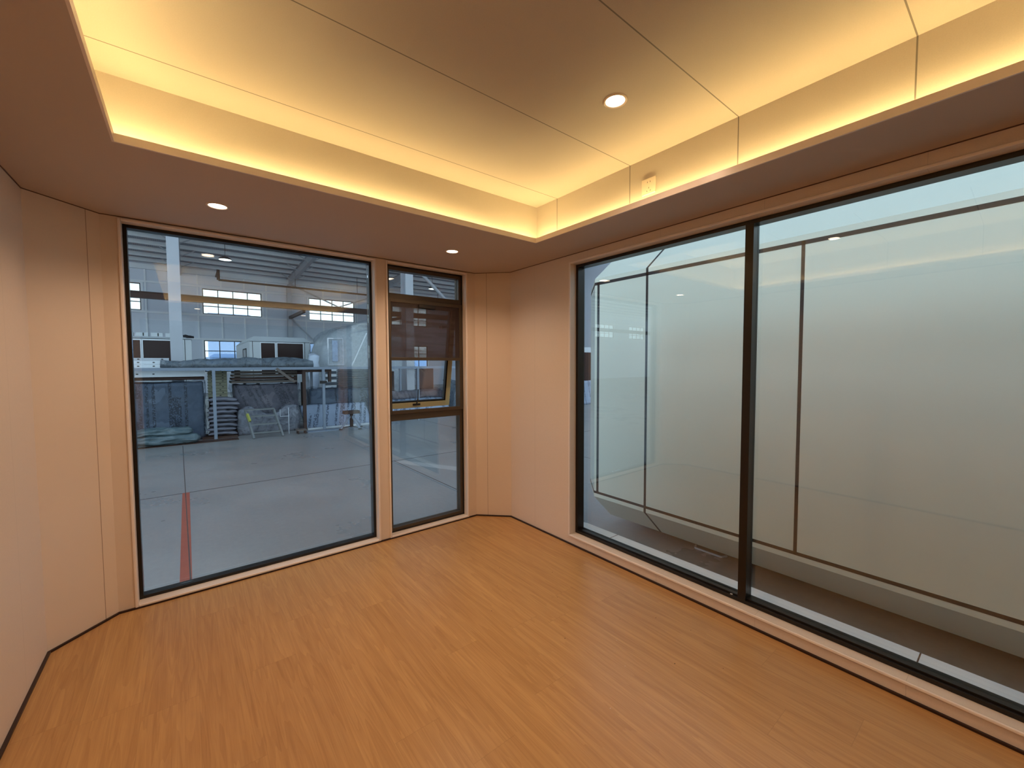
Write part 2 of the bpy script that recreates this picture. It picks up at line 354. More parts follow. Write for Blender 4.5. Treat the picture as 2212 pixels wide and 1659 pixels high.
    def build(s, name, mats, parent=None, bevel=0.0, loc=None):
        me = bpy.data.meshes.new(name); 
        vs = s.v
        if loc: vs = [(x-loc[0], y-loc[1], z-loc[2]) for x, y, z in vs]
        me.from_pydata(vs, [], s.f)
        for m in (mats if isinstance(mats, (list, tuple)) else [mats]): me.materials.append(m)
        for p, i, sm in zip(me.polygons, s.mi, s.sm): p.material_index = i; p.use_smooth = sm
        me.update()
        o = bpy.data.objects.new(name, me); C.objects.link(o)
        if loc: o.location = loc
        if parent: o.parent = parent
        if bevel:
            b = o.modifiers.new('bevel', 'BEVEL'); b.width = bevel; b.segments = 2; b.limit_method = 'ANGLE'
        return o
def tag(o, label, cat, group=None, kind=None):
    o['label'] = label; o['category'] = cat
    if group: o['group'] = group
    if kind: o['kind'] = kind
    return o
def struct(o): o['kind'] = 'structure'; return o
def root(name, loc=(0,0,0), rz=0.0):
    o = bpy.data.objects.new(name, None); C.objects.link(o); o.location = loc; o.rotation_euler = (0,0,rz); o.empty_display_size = 0.1; return o
def copy_tree(o, parent=None):
    c = o.copy(); C.objects.link(c)
    if parent: c.parent = parent
    for ch in list(o.children): copy_tree(ch, c)
    return c
ORD = ['topmost', 'second', 'third', 'fourth', 'fifth', 'sixth', 'seventh', 'eighth', 'ninth', 'tenth', 'eleventh', 'twelfth']

# ------------------------------------------------------------------ room shell
YB, XR, XL, YF = 3.2656, 2.3823, -0.5935, -1.5650
LCX, LCY, RCX, RCY = -0.3545, 3.0292, 2.1442, 3.0270
ZC, T = 2.30, 0.16
def wall_with_openings(axis, p0, p1, a0, a1, z0, z1, ops):
    """slab between p0..p1 on the wall's normal axis, a along the wall; ops = (a0,a1,z0,z1)"""
    m = MB(); cuts = sorted({a0, a1, *[o[0] for o in ops], *[o[1] for o in ops]})
    for u, v in zip(cuts, cuts[1:]):
        spans = [(z0, z1)]
        for o in ops:
            if o[0] <= u and v <= o[1]: spans = [(z0, o[2]), (o[3], z1)]
        for s, e in spans:
            if e - s < 1e-6: continue
            if axis == 'y': m.box(u, v, p0, p1, s, e)
            else: m.box(p0, p1, u, v, s, e)
    return m
O1 = (-0.267, 1.193, 0.0225, 2.276); O2 = (1.301, 2.0415, 0.0225, 2.276); O3 = (-1.50, 2.263, 0.0796, 2.228)
struct(wall_with_openings('y', YB, YB+T, LCX, RCX, -0.02, ZC+0.02, [O1, O2]).build('wall_back', M_WALL))
struct(wall_with_openings('x', XR, XR+T, YF, RCY, -0.02, ZC+0.02, [O3]).build('wall_right', M_WALLY))
struct(MB().box(XL-T, XL, YF, LCY, -0.02, ZC+0.02).build('wall_left', M_WALLY))
struct(wall_with_openings('y', YF-T, YF, XL-T, XR+T, -0.02, ZC+0.02, [(-.53, 2.33, -0.02, 2.16)]).build('wall_front', M_WALL))
# unseen entry behind the viewer, added with dark lining to dim glass reflections
M_DIM = mat('dark_grey_lining', (0.10, 0.10, 0.11), 0.7)
struct(MB().box(XL-T, XR+T, -4.8, -4.7, -0.04, 2.42).box(XL-T, XL, -4.7, YF-T, 0, 2.42).box(XR, XR+T, -4.7, YF-T, 0, 2.42).box(XL-T, XR+T, -4.7, YF-T, 2.32, 2.42).build('wall_entry', M_DIM))
struct(MB().box(XL-T, XR+T, -4.8, YF-.001, -0.04, 0.0).build('floor_entry', M_FLOOR))
def chamfer(x0, y0, x1, y1, out, name, seam):
    m = MB(); d = Vector((x1-x0, y1-y0, 0)).normalized(); n = Vector(out).normalized()*T
    a, b = Vector((x0,y0,0)), Vector((x1,y1,0))
    m.prism([(a.x,a.y),(b.x,b.y),(b.x+n.x,b.y+n.y),(a.x+n.x,a.y+n.y)], 'z', -0.02, ZC+0.02)
    if seam is not None:                                     # hairline joint between two lining sheets
        p = a + (b-a)*seam; e = -n.normalized()*0.0004
        m.prism([(p.x-d.x*.0014,p.y-d.y*.0014),(p.x+d.x*.0014,p.y+d.y*.0014),(p.x+d.x*.0014+e.x,p.y+d.y*.0014+e.y),(p.x-d.x*.0014+e.x,p.y-d.y*.0014+e.y)], 'z', 0, ZC, 1)
    return struct(m.build(name, [M_WALL, M_HAIR]))
chamfer(XL, LCY, LCX, YB, (-1,1,0), 'wall_back_left', 0.80)
chamfer(RCX, YB, XR, RCY, (1,1,0), 'wall_back_right', 0.33)
struct(MB().prism([(XL,YF),(XR,YF),(XR,RCY),(RCX,YB),(LCX,YB),(XL,LCY)], 'z', -0.04, 0.0).build('floor', M_FLOOR))

# dark strip around the foot of the walls
bw, bh = 0.012, 0.010
loop = [(XL,YF),(XL,LCY),(LCX,YB),(RCX,YB),(XR,RCY),(XR,YF)]
ctr = Vector((0.89, 0.85))
def inset(p, q, w):
    p, q = Vector(p), Vector(q); d = (q-p).normalized(); n = Vector((-d.y, d.x))
    if (ctr-p).dot(n) < 0: n = -n
    return [tuple(p), tuple(q), tuple(q+n*w), tuple(p+n*w)]
for i, nm in enumerate(['baseboard_left', 'baseboard_back_left', 'baseboard_back', 'baseboard_back_right', 'baseboard_right']):
    struct(MB().prism(inset(loop[i], loop[i+1], bw), 'z', 0.0, bh).build(nm, M_GAP))
    struct(MB().prism(inset(loop[i], loop[i+1], 0.003), 'z', ZC-0.004, ZC).build('trim_%d' % (i+1), M_GROOVE))  # dark strip painted in for the shade of the gap under the soffit

# ceiling: low soffit ring with an upstand lip, deep cove, raised tray
TX0, TX1, TY0, TY1 = -0.187, 1.9609, -0.502, 2.2007
CV, ZL, ZT = 0.10, 2.332, 2.596
m = MB()
lw = 0.008
m.box(XL-T, XR+T, TY1+lw, YB+T, ZC, ZC+0.012); m.box(XL-T, XR+T, YF-T, TY0-lw, ZC, ZC+0.012)
m.box(XL-T, TX0-lw, TY0-lw, TY1+lw, ZC, ZC+0.012); m.box(TX1+lw, XR+T, TY0-lw, TY1+lw, ZC, ZC+0.012)
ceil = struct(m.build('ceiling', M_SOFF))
m = MB()
m.box(TX0, TX1, TY1, TY1+lw, ZC, ZL); m.box(TX0, TX1, TY0-lw, TY0, ZC, ZL)
m.box(TX0-lw, TX0, TY0-lw, TY1+lw, ZC, ZL); m.box(TX1, TX1+lw, TY0-lw, TY1+lw, ZC, ZL)
m.build('cove_lip', M_TRIM, ceil)
m = MB()
a0, a1, b0, b1 = TX0-CV, TX1+CV, TY0-CV, TY1+CV
m.box(a0-.03, a0, b0-.03, b1+.03, ZC+.012, ZT); m.box(a1, a1+.03, b0-.03, b1+.03, ZC+.012, ZT)
m.box(a0, a1, b0-.03, b0, ZC+.012, ZT); m.box(a0, a1, b1, b1+.03, ZC+.012, ZT)
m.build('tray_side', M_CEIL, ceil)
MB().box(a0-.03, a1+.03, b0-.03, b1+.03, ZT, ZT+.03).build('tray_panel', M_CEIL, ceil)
# faint square hatch outline in the soffit by the corner
m = MB()
for p, q in (((2.10,2.80),(2.30,2.80)),((2.30,2.80),(2.30,2.97)),((2.30,2.97),(2.17,3.10)),((2.10,2.80),(2.10,3.0))):
    m.bar((p[0],p[1],ZC-.0003), (q[0],q[1],ZC-.0003), .0016, .0006)
m.build('access_hatch', M_SOFF, ceil)
# led strip on the cove ledge
m = MB(); z0, z1 = ZC+.013, ZC+.018
lx0, lx1, ly0, ly1 = TX0-.054, TX1+.054, TY0-.054, TY1+.054
for x in (lx0, lx1): m.box(x-.006, x+.006, ly0, ly1, z0, z1)
for y in (ly0, ly1): m.box(lx0+.007, lx1-.007, y-.006, y+.006, z0, z1)
tag(m.build('light_strip', M_LED), 'warm yellow light strip hidden in the cove around the raised ceiling', 'light strip')
# roof and underside of this module (seen only by the light)
m = MB(); xa_, xb_, ya_, yb_ = XL-T-.02, XR+T+.01, YF-T-.02, YB+T+.01
m.add([(xa_,ya_,2.50),(xb_,ya_,2.50),(xb_,yb_,2.50),(xa_,yb_,2.50),(xa_+.5,ya_,2.90),(xb_-.5,ya_,2.90),(xb_-.5,yb_-.05,2.90),(xa_+.5,yb_-.05,2.90),(xa_+.12,ya_,2.66),(xb_-.12,ya_,2.66)][:8], [(4,5,6,7),(0,1,5,4),(1,2,6,5),(2,3,7,6),(3,0,4,7)])
struct(m.box(XL-T, XR+T, YF-T, YF-T+.02, 2.32, 2.52).box(XL-T, XR+T, YB+T-.02, YB+T, 2.32, 2.52).box(XL-T, XL-T+.02, YF-T, YB+T, 2.32, 2.52).box(XR+T-.02, XR+T, YF-T, YB+T, 2.32, 2.52).build('ceiling_outer_roof', M_HULL))
struct(MB().box(XL-T, XR+T, YF-T, YB+T, -0.24, -0.045).box(-.3, -.1, YF, YB, HF, -0.24).box(1.9, 2.1, YF, YB, HF, -0.24).build('floor_chassis', M_HULL))

# pale outer sill ledge of this module below the wide window
struct(MB().prism([(XR+T-.01,YF),(2.768,YF),(2.768,2.42),(2.74,2.50),(2.68,2.53),(XR+T-.01,2.53)], 'z', -.02, .028).prism([(XR+T-.01,YF),(2.75,YF),(2.75,2.40),(XR+T-.01,2.50)], 'z', -.20, -.02).build('trim_outer_ledge', mat('dusty_white_ledge', (0.78,0.79,0.78), .35, var=.06, vscale=9)))
for y_ in (.29, 2.09): struct(MB().box(XR+T, 2.767, y_-.003, y_+.003, .0275, .0285).build('trim_ledge_joint', M_GROOVE))

# downlights
def downlight(x, y, z, label):
    r = root('downlight', (x, y, z))
    MB().lathe([(0.0405,.012),(0.0405,-.001),(0.043,-.0035),(0.051,-.0035),(0.0535,0.0),(0.0535,.004)], (0,0,0), 40).build('bezel', M_BEZEL, r)
    MB().lathe([(0.0405,-.0002),(0.0,-.0015)], (0,0,0), 40).build('lens', M_LENS, r)
    tag(r, label, 'ceiling light', 'round recessed downlights')
    l = bpy.data.lights.new('downlight_beam', 'SPOT'); l.energy = SPOT_W; l.color = SPOTC
    l.spot_size = math.radians(146); l.spot_blend = 0.85; l.shadow_soft_size = 0.035
    lo = bpy.data.objects.new('downlight_beam', l); C.objects.link(lo); lo.parent = r; lo.location = (0,0,-.012)
downlight(0.160, 2.739, ZC, 'round downlight in the low soffit above the big back window')
downlight(1.603, 2.745, ZC, 'round downlight in the low soffit above the narrow window')
downlight(1.512, 1.173, ZT, 'round downlight in the raised ceiling near the wall socket')
downlight(0.262, 1.173, ZT, 'round downlight in the raised ceiling, on the side away from the socket')
downlight(0.160, -1.04, ZC, 'round downlight in the soffit behind the viewer, towards the plain wall')
downlight(1.603, -1.04, ZC, 'round downlight in the soffit behind the viewer, towards the wide window')

# wall socket in the cove
so = root('wall_socket', (2.0609, 1.3615, 2.4345))
MB().box(-.009, 0, -.043, .043, -.043, .043).build('face_plate', M_SOCK, so, bevel=.002)
for y, z, a in ((-.012,.022,0),(.006,.022,0),(-.003,-.010,0),(-.013,-.026,.5),(.008,-.026,-.5)):
    MB().obox((-.0093, y, z), (.0008, .0022, .008), (a,0,0)).build('pin_slot', M_DARK, so)
tag(so, 'square cream five-pin wall socket on the side of the raised ceiling', 'socket')

# ------------------------------------------------------------------ windows
def win_root(n): return struct(root('window_%d' % n))
def rectframe(m, axis, p0, p1, a0, a1, z0, z1, w, wb=None, wt=None):
    wb = w if wb is None else wb; wt = w if wt is None else wt
    B = (lambda u0,u1,s,e: m.box(u0,u1,p0,p1,s,e)) if axis == 'y' else (lambda u0,u1,s,e: m.box(p0,p1,u0,u1,s,e))
    B(a0, a0+w, z0, z1); B(a1-w, a1, z0, z1); B(a0+w, a1-w, z0, z0+wb); B(a0+w, a1-w, z1-wt, z1); return m
def casing(axis, wall, sgn, op, par, w=0.015, pr=0.010):
    """bullnose casing on the wall face plus the lining of the reveal"""
    m = MB(); a0,a1,z0,z1 = op; p = sorted((wall - sgn*pr, wall+sgn*0.001))
    rectframe(m, axis, p[0], p[1], a0-w, a1+w, z0-w, z1+w, w)
    return m.build('casing', M_TRIM, par, bevel=.004)
# window 1: one big fixed pane
w1 = win_root(1); casing('y', YB, 1, O1, w1)
rectframe(MB(), 'y', YB+.060, YB+.125, O1[0]+.0005, O1[1]-.0005, O1[2]+.0005, O1[3]-.0005, .018).build('window_frame', M_FRAME, w1, bevel=.001)
MB().box(O1[0]+.019, O1[1]-.019, YB+.088, YB+.108, O1[2]+.019, O1[3]-.019).build('window_pane', M_GLASS, w1)
# window 2: narrow, fixed light, top-hung sash with roller screen, fixed light
w2 = win_root(2); casing('y', YB, 1, O2, w2)
x0, x1, z0, z1 = O2[0]+.0005, O2[1]-.0005, O2[2]+.0005, O2[3]-.0005
m = MB(); rectframe(m, 'y', YB+.060, YB+.130, x0, x1, z0, z1, .038, .036, .040)
m.box(x0+.038, x1-.038, YB+.060, YB+.130, 1.990, 2.045); m.box(x0+.038, x1-.038, YB+.060, YB+.130, 0.972, 1.036)
rectframe(m, 'y', YB+.045, YB+.060, x0+.012, x1-.012, 1.03, 2.0, .03)
m.build('window_frame', M_BRONZE, w2, bevel=.0015)
rectframe(MB(), 'y', YB+.056, YB+.132, x0-.0003, x1+.0003, z0, z1, .012).build('outer_gasket', M_FRAME, w2)
MB().box(x0+.038, x1-.038, YB+.088, YB+.106, 2.045, z1-.040).build('window_pane', M_GLASS, w2)
MB().box(x0+.038, x1-.038, YB+.088, YB+.106, z0+.036, .972).build('window_pane', M_GLASS, w2)
sc = MB().box(x0+.042, x1-.042, YB+.050, YB+.0515, 1.50, 1.97).build('insect_screen', M_SCREEN, w2)
MB().box(x0+.036, x1-.036, YB+.040, YB+.058, 1.484, 1.510).build('screen_bar', M_BRONZE, sc, bevel=.002)
MB().box(1.592, 1.748, YB+.034, YB+.046, 1.938, 1.968).build('screen_latch', M_DARK, w2, bevel=.002)
# top-hung sash swung outwards
sr = root('sash_frame', (0,0,0)); bpy.data.objects.remove(sr)
hz, L_, ang = 1.985, 0.945, math.radians(9.5)
def sash(x, t, o):                                           # t down the sash, o outwards from its inner face
    return (x, YB+.100 + t*math.sin(ang) + o*math.cos(ang), hz - t*math.cos(ang) + o*math.sin(ang))
def sbox(m, xa, xb, ta, tb, oa, ob, mi=0):
    vs = [sash(x,t,o) for t in (ta,tb) for x, o in ((xa,oa),(xb,oa),(xb,ob),(xa,ob))]
    return m.add(vs, [(0,1,2,3),(7,6,5,4),(4,5,1,0),(5,6,2,1),(6,7,3,2),(7,4,0,3)], mi)
sx0, sx1 = 1.335, 2.003
m = MB(); sbox(m, sx0, sx0+.045, 0, L_, 0, .045); sbox(m, sx1-.045, sx1, 0, L_, 0, .045)
sbox(m, sx0+.045, sx1-.045, 0, .045, 0, .045); sbox(m, sx0+.045, sx1-.045, L_-.050, L_, 0, .045)
sashf = m.build('sash_frame', M_SASH, w2, bevel=.001)
m = MB(); sbox(m, sx0+.045, sx0+.056, .045, L_-.05, .012, .04); sbox(m, sx1-.060, sx1-.045, .045, L_-.05, .004, .04)
sbox(m, sx0+.056, sx1-.060, L_-.062, L_-.05, .004, .04); m.build('gasket', M_FRAME, sashf)
m = MB(); sbox(m, sx0+.05, sx1-.05, .045, L_-.052, .016, .032); m.build('window_pane', M_GLASS, sashf)
m = MB(); sbox(m, 1.845, 1.868, .185, .208, .0145, .0155); 
m.build('paper_sticker', M_PAPER, sashf)
m = MB(); c = sash(1.655, L_-.03, -.004); m.tube(c, (c[0]+.010, c[1]-.012, c[2]+.05), .006); m.tube((c[0]+.010, c[1]-.012, c[2]+.05), (c[0]+.012, c[1]-.016, c[2]+.14), .005)
m.box(c[0]-.035, c[0]+.035, c[1]-.008, c[1]+.004, c[2]-.009, c[2]+.009); m.build('sash_handle', M_DARK, sashf)
# window 3: wide, in the right wall
w3 = win_root(3)
casing('x', XR, 1, O3, w3)
m = MB(); rectframe(m, 'x', XR+.060, XR+.135, O3[0]+.0005, O3[1]-.0005, O3[2]+.0005, O3[3]-.0005, .022, .020, .022)
m.box(XR+.075, XR+.135, O3[0]+.02, O3[1]-.02, O3[2]+.02, O3[2]+.030)
for yy in (0.9625, -0.27): m.box(XR+.058, XR+.134, yy, yy+.043, O3[2]+.02, O3[3]-.02)
m.build('window_frame', M_FRAME, w3, bevel=.001)
for ya, yb in ((1.0055, O3[1]-.022), (-0.227, 0.9625), (O3[0]+.022, -0.27)):
    MB().box(XR+.104, XR+.122, ya, yb, O3[2]+.03, O3[3]-.022).build('window_pane', M_GLASS, w3)
MB().box(XR+.066, XR+.076, 1.038, 1.050, O3[2]+.020, O3[2]+.024).build('drain_cap', M_WHITE, w3)

# crumbs and screws left on the floor
for i, (x, y, cc) in enumerate([(1.86,2.52,0),(1.62,2.62,0),(1.70,2.30,0),(1.55,2.12,0),(1.95,2.02,0),(1.76,1.78,0),(1.98,1.66,0),(1.36,1.92,0),(1.88,1.40,0),(2.05,1.28,0),(1.60,1.16,1),(1.72,1.30,1),(1.35,1.05,1),(1.80,1.02,0),(1.95,.86,0),(2.10,1.10,0),(1.52,1.48,0)]):
    r = .0016 + .0014*random.random()
    o = MB().add([(x+r*a*1.5, y+r*b, .0003+r*c) for a,b,c in ((1,0,.5),(0,1,.6),(-1,0,.4),(0,-1,.5),(0,0,1.2),(0,0,0))], [(0,1,4),(1,2,4),(2,3,4),(3,0,4),(1,0,5),(2,1,5),(3,2,5),(0,3,5)]).build('crumb', M_PAPER if cc else M_DARK)
    tag(o, 'pale crumb on the wood floor towards the wide window' if cc else 'tiny dark crumb on the wood floor towards the far corner', 'crumb', 'pale floor crumbs' if cc else 'dark floor crumbs')

# ------------------------------------------------------------------ neighbouring capsule
nb = root('capsule_house', (4.0, 0, HF))
def hull():
    X0, Y1, Y0 = 4.0, 3.39, -6.2
    XE = 7.6; zb, zt = -.223, 2.498
    tb, db, tt, dt, cy = .33, .31, .50, .40, .45
    sec = lambda x_in: None
    m = MB()
    # rings along y: end cap, chamfer, body
    def ring(y, k):                                          # k: inset of the end chamfer 0..1
        ix = cy*k
        return [(X0+ix, y, zb+0*ix), (X0+ix, y, zt-0*ix), (X0+tt+ix*.2, y, zt+dt*(1-.25*k)), (XE, y, zt+dt*(1-.25*k)), (XE, y, zb-db*(1-.25*k)), (X0+tb+ix*.4, y, zb-db*(1-.25*k))]
    # body
    body = [ring(Y0, 0), ring(Y1, 0)]
    vs = body[0]+body[1]; n = 6
    m.add(vs, [(i, (i+1)%n, n+(i+1)%n, n+i) for i in range(n)])
    # end: vertical chamfer facet, top and bottom facets come back to a smaller end face
    A0 = (X0,Y1,zb); A1 = (X0,Y1,zt); T1 = (X0+tt,Y1-.02,zt+dt); B1 = (X0+tb,Y1-.10,zb-db)
    E0 = (X0+cy,Y1+cy,zb-.02); E1 = (X0+cy,Y1+cy,zt-.02)
    ET = (XE,Y1+cy,zt-.02); EB = (XE,Y1+cy,zb-.02); TT = (XE,Y1-.02,zt+dt); BB = (XE,Y1-.10,zb-db)
    m.add([A0,A1,E1,E0], [(0,1,2,3)]); m.add([A1,T1,E1], [(0,1,2)]); m.add([A0,E0,B1], [(0,1,2)])
    m.add([E0,E1,ET,EB], [(0,1,2,3)]); m.add([E1,T1,TT,ET], [(0,1,2,3)]); m.add([E0,EB,BB,B1], [(0,1,2,3)])
    m.build('hull_body', M_HULL, nb, loc=(4.0,0,HF)).location = (0,0,0)
    s = MB(); e = .0015                                      # black rubber joints
    y1 = Y1
    s.box(X0-e, X0+.01, Y0, y1+.001, 2.416, 2.451); s.box(X0-e, X0+.01, Y0, y1+.001, -.178, -.149)
    def vs_(y, w, z0=-.178, z1=2.451): s.box(X0-e, X0+.01, y-w/2, y+w/2, z0, z1)
    vs_(3.335, .034); vs_(2.655, .028, zb, zt); vs_(1.196, .026); vs_(-1.4, .034, zb, zt); vs_(-2.9, .03)
    for y in (2.655, -1.4):
        for (pa, pb) in (((X0, zt), (X0+tt, zt+dt)), ((X0, zb), (X0+tb, zb-db))):
            d = Vector((pb[0]-pa[0], 0, pb[1]-pa[1])).normalized(); nn = Vector((-d.z, 0, d.x)); 
            if nn.x > 0: nn = -nn
            P, Q = Vector((pa[0], y, pa[1])), Vector((pb[0], y, pb[1])); w = Vector((0,.013,0)); o_ = nn*.002
            s.add([P-w+o_, P+w+o_, Q+w+o_, Q-w+o_, P-w-o_, P+w-o_, Q+w-o_, Q-w-o_], [(0,1,2,3),(7,6,5,4),(0,4,5,1),(1,5,6,2),(2,6,7,3),(3,7,4,0)])
    dd = Vector((1,1,0)).normalized(); nn = Vector((-1,1,0)).normalized()*.002
    for zz, hh in ((2.433,.030), (-.163,.028)):
        P, Q = Vector((X0, y1, zz)), Vector((X0+cy, y1+cy, zz-.02)); w = Vector((0,0,hh/2))
        s.add([P-w+nn, Q-w+nn, Q+w+nn, P+w+nn, P-w-nn, Q-w-nn, Q+w-nn, P+w-nn], [(0,1,2,3),(7,6,5,4),(0,4,5,1),(1,5,6,2),(2,6,7,3),(3,7,4,0)])
    s.build('rubber_joints', M_SEAM, nb, loc=(4.0,0,HF)).location = (0,0,0)
    MB().box(5.2, 5.4, -5.5, 2.6, HF, zb-db).box(6.6, 6.8, -5.5, 2.6, HF, zb-db).build('skid_beams', M_DARK, nb, loc=(4.0,0,HF)).location = (0,0,0)
hull()
tag(nb, 'large cream white capsule house hull with black seams outside the wide window', 'capsule house')
# strap loop by its foot
m = MB(); 
m.bar((4.46,2.30,HF+.012),(4.46,2.01,HF+.012),.022,.02); m.bar((4.46,2.30,HF+.012),(4.53,2.33,HF+.012),.02,.02); m.bar((4.46,2.01,HF+.012),(4.53,1.98,HF+.012),.02,.02)
tag(m.build('lifting_handle', M_GALV, bevel=.006), 'pale U-shaped metal handle lying on the floor under the white capsule hull', 'handle')

# ------------------------------------------------------------------ hall shell
HY, HX0, HX1, HY0 = 40.0, -58.0, 24.0, -14.0
EAVE = 8.9
def roofz(y): return EAVE + 0.25 + 0.05*(HY-y)
struct(MB().box(-59, 25, -16, 75, HF-.1, HF).build('floor_hall', M_CONC))
bays = [(-9.72, -5.78), (-2.39-3.94, -2.39), (1.16, 5.10), (8.70, 12.65), (16.25, 20.2)]
bays = [(-54.6,-50.4),(-46.6,-42.3),(-36.5,-32.6),(-29.0,-25.0),(-21.5,-17.5),(-13.9,-9.96), (-6.36,-2.39), (1.16,5.10), (8.70,12.65), (16.25,20.2)]
# north wall: solid pieces around high and low windows
def slabs(ops, a0, a1, z0, z1):
    out = []; cuts = sorted({a0, a1, *[o[0] for o in ops], *[o[1] for o in ops]})
    for u, v in zip(cuts, cuts[1:]):
        zs = sorted([(o[2], o[3]) for o in ops if o[0] <= u and v <= o[1]]); s = z0
        for a, b in zs: out.append((u, v, s, a)); s = b
        out.append((u, v, s, z1))
    return out
ops = [(a, b, 5.50, 7.44) for a, b in bays] + [(a, b, 1.0, 3.45) for a, b in bays if b > -30]
m = MB()
for u, v, s, e in slabs(ops, HX0, HX1, HF, 9.6): m.box(u, v, HY, HY+.2, s, e)
wn = struct(m.build('wall_hall_north', M_HWALL))
m = MB()
for u, v, s, e in slabs([(14, 20, 2.6, 4.9)], 0, HY, HF, 12.2): m.box(HX1, HX1+.2, u, v, s, e)
struct(m.build('wall_hall_east', M_HWALL))
for z in (7.58, 5.40, 3.55): MB().box(HX0, HX1, HY-.10, HY, z-.07, z+.07).build('girt', M_GIRT, wn)
MB().box(HX0, HX1, HY-.25, HY, EAVE-.45, EAVE-.10).build('eaves_beam', M_GIRT, wn)
k = HX0
for x in [-12.6, -8.0, -5.6, -3.8, -2.13, -.6, .87, 2.36, 3.89, 5.45, 8.45, 9.9, 11.4, 12.9, 15.9, 17.4, 18.9]:
    segs = [(3.62, 5.33), (7.65, EAVE-.45)]
    inwin = any(a-.1 < x < b+.1 for a, b in bays)
    if not inwin: segs.append((5.47, 7.51))
    mm = MB()
    for s, e in segs: mm.box(x-.05, x+.05, HY-.07, HY, s, e)
    mm.build('wall_stud', M_GIRT, wn)
# windows of the hall
n = 4
for i, (a, b) in enumerate(bays):
    for lo, hi, rows, cols in ((5.50, 7.44, (6.11, 6.77), 4), (1.0, 3.45, (2.63,), 4)):
        if lo < 2 and b < -30: continue
        wr = win_root(n); n += 1
        m = MB(); rectframe(m, 'y', HY+.02, HY+.12, a, b, lo, hi, .06)
        for c in range(1, cols): x = a + (b-a)*c/cols; m.box(x-.03, x+.03, HY+.03, HY+.10, lo, hi)
        for z in rows: m.box(a, b, HY+.035, HY+.095, z-.03, z+.03)
        m.build('window_frame', M_FRAME, wr)
        rectframe(MB(), 'y', HY-.06, HY+.0, a-.14, b+.14, lo-.14, hi+.14, .14).build('window_surround', M_GIRT, wr)
        MB().box(a+.06, b-.06, HY+.06, HY+.066, lo+.06, hi-.06).build('window_pane', M_GLASS, wr)
# building opposite, seen low through the hall windows
tag(MB().box(-70, 70, 62, 70, HF, 2.55).box(3.2, 9.4, 88, 92, HF, 10.6).box(19.0, 22.2, 88, 92, HF, 10.4).box(27.4, 29.6, 88, 92, HF, 10.2).build('factory_building', M_OUTB), 'blue factory building seen through the low windows of the hall', 'building')
# roof
m = MB(); 
m.add([(HX0,HY+.3,roofz(HY+.3)), (HX1,HY+.3,roofz(HY+.3)), (HX1,HY0,roofz(HY0)), (HX0,HY0,roofz(HY0)), (HX0,HY+.3,roofz(HY+.3)+.1), (HX1,HY+.3,roofz(HY+.3)+.1), (HX1,HY0,roofz(HY0)+.1), (HX0,HY0,roofz(HY0)+.1)], [(0,1,2,3),(7,6,5,4),(0,4,5,1),(1,5,6,2),(2,6,7,3),(3,7,4,0)])
rf = struct(m.build('ceiling_hall_roof', M_ROOF))
for i in range(34):
    y = HY-.6-1.5*i
    if y < HY0+.3: break
    z = roofz(y)
    MB().box(HX0, HX1, y-.02, y+.02, z-.26, z-.01).box(HX0, HX1, y-.12, y+.02, z-.28, z-.26).build('purlin', M_PURL, rf)
# glowing sheets added under the roof, out of view, to brighten the hall
for xa, ws, y0s, y1s in ((-30, 1.5, -12, 36), (-14, 4.0, -12, 36), (-8.0, 6.0, -12, 11), (1.5, 4.0, -12, 11), (11.0, 1.0, -12, 12), (20.0, 3.5, -12, 17)):
    m = MB(); e_ = .30
    m.add([(xa,y1s,roofz(y1s)-e_),(xa+ws,y1s,roofz(y1s)-e_),(xa+ws,y0s,roofz(y0s)-e_),(xa,y0s,roofz(y0s)-e_),(xa,y1s,roofz(y1s)-e_+.02),(xa+ws,y1s,roofz(y1s)-e_+.02),(xa+ws,y0s,roofz(y0s)-e_+.02),(xa,y0s,roofz(y0s)-e_+.02)], [(0,1,2,3),(7,6,5,4),(0,4,5,1),(1,5,6,2),(2,6,7,3),(3,7,4,0)])
    m.build('roof_light', M_GLOW if xa == 1.5 else (M_GLOW3 if xa == -8.0 else M_GLOW2), rf)
# rafters, columns
def rafter(x, label):
    m = MB(); y0, y1 = HY, HY0
    zb = lambda y: roofz(y)-.26
    for (w, h0, h1) in ((.012, .0, .60), (.26, .60, .62), (.26, -.0, .02)):
        m.add([(x-w/2,y0,zb(y0)-h1),(x+w/2,y0,zb(y0)-h1),(x+w/2,y1,zb(y1)-h1),(x-w/2,y1,zb(y1)-h1),(x-w/2,y0,zb(y0)-h0),(x+w/2,y0,zb(y0)-h0),(x+w/2,y1,zb(y1)-h0),(x-w/2,y1,zb(y1)-h0)],
              [(0,1,2,3),(7,6,5,4),(0,4,5,1),(1,5,6,2),(2,6,7,3),(3,7,4,0)])
    o = m.build('roof_rafter', M_STEEL)
    for y in (38, 35, 32, 29, 26, 23, 20):
        for s in (-1, 1): MB().bar((x, y, zb(y)-.55), (x+s*.9, y+.02, zb(y)-.02), .05, .05).build('fly_brace', M_STEEL, o)
    tag(o, label, 'rafter', 'steel roof rafters')
rafter(-0.2, 'pale steel roof rafter running over the nearest tall column')
rafter(7.1, 'pale steel roof rafter between the two big hall windows')
rafter(14.6, 'pale steel roof rafter furthest along, over the narrow window view')
def hcol(x, y, w, d, z1, label):
    m = MB(); m.box(x-w/2, x+w/2, y-d/2, y-d/2+.02, HF, z1).box(x-w/2, x+w/2, y+d/2-.02, y+d/2, HF, z1).box(x-.01, x+.01, y-d/2+.02, y+d/2-.02, HF, z1).box(x-w/2-.05, x+w/2+.05, y-d/2-.05, y+d/2+.05, HF, HF+.03)
    tag(m.build('steel_column', M_STEEL, bevel=.002), label, 'column', 'steel hall columns')
hcol(-0.205, 16.5, .30, .36, roofz(16.5)-.88, 'pale steel column rising behind the steel rack, by the big back window')
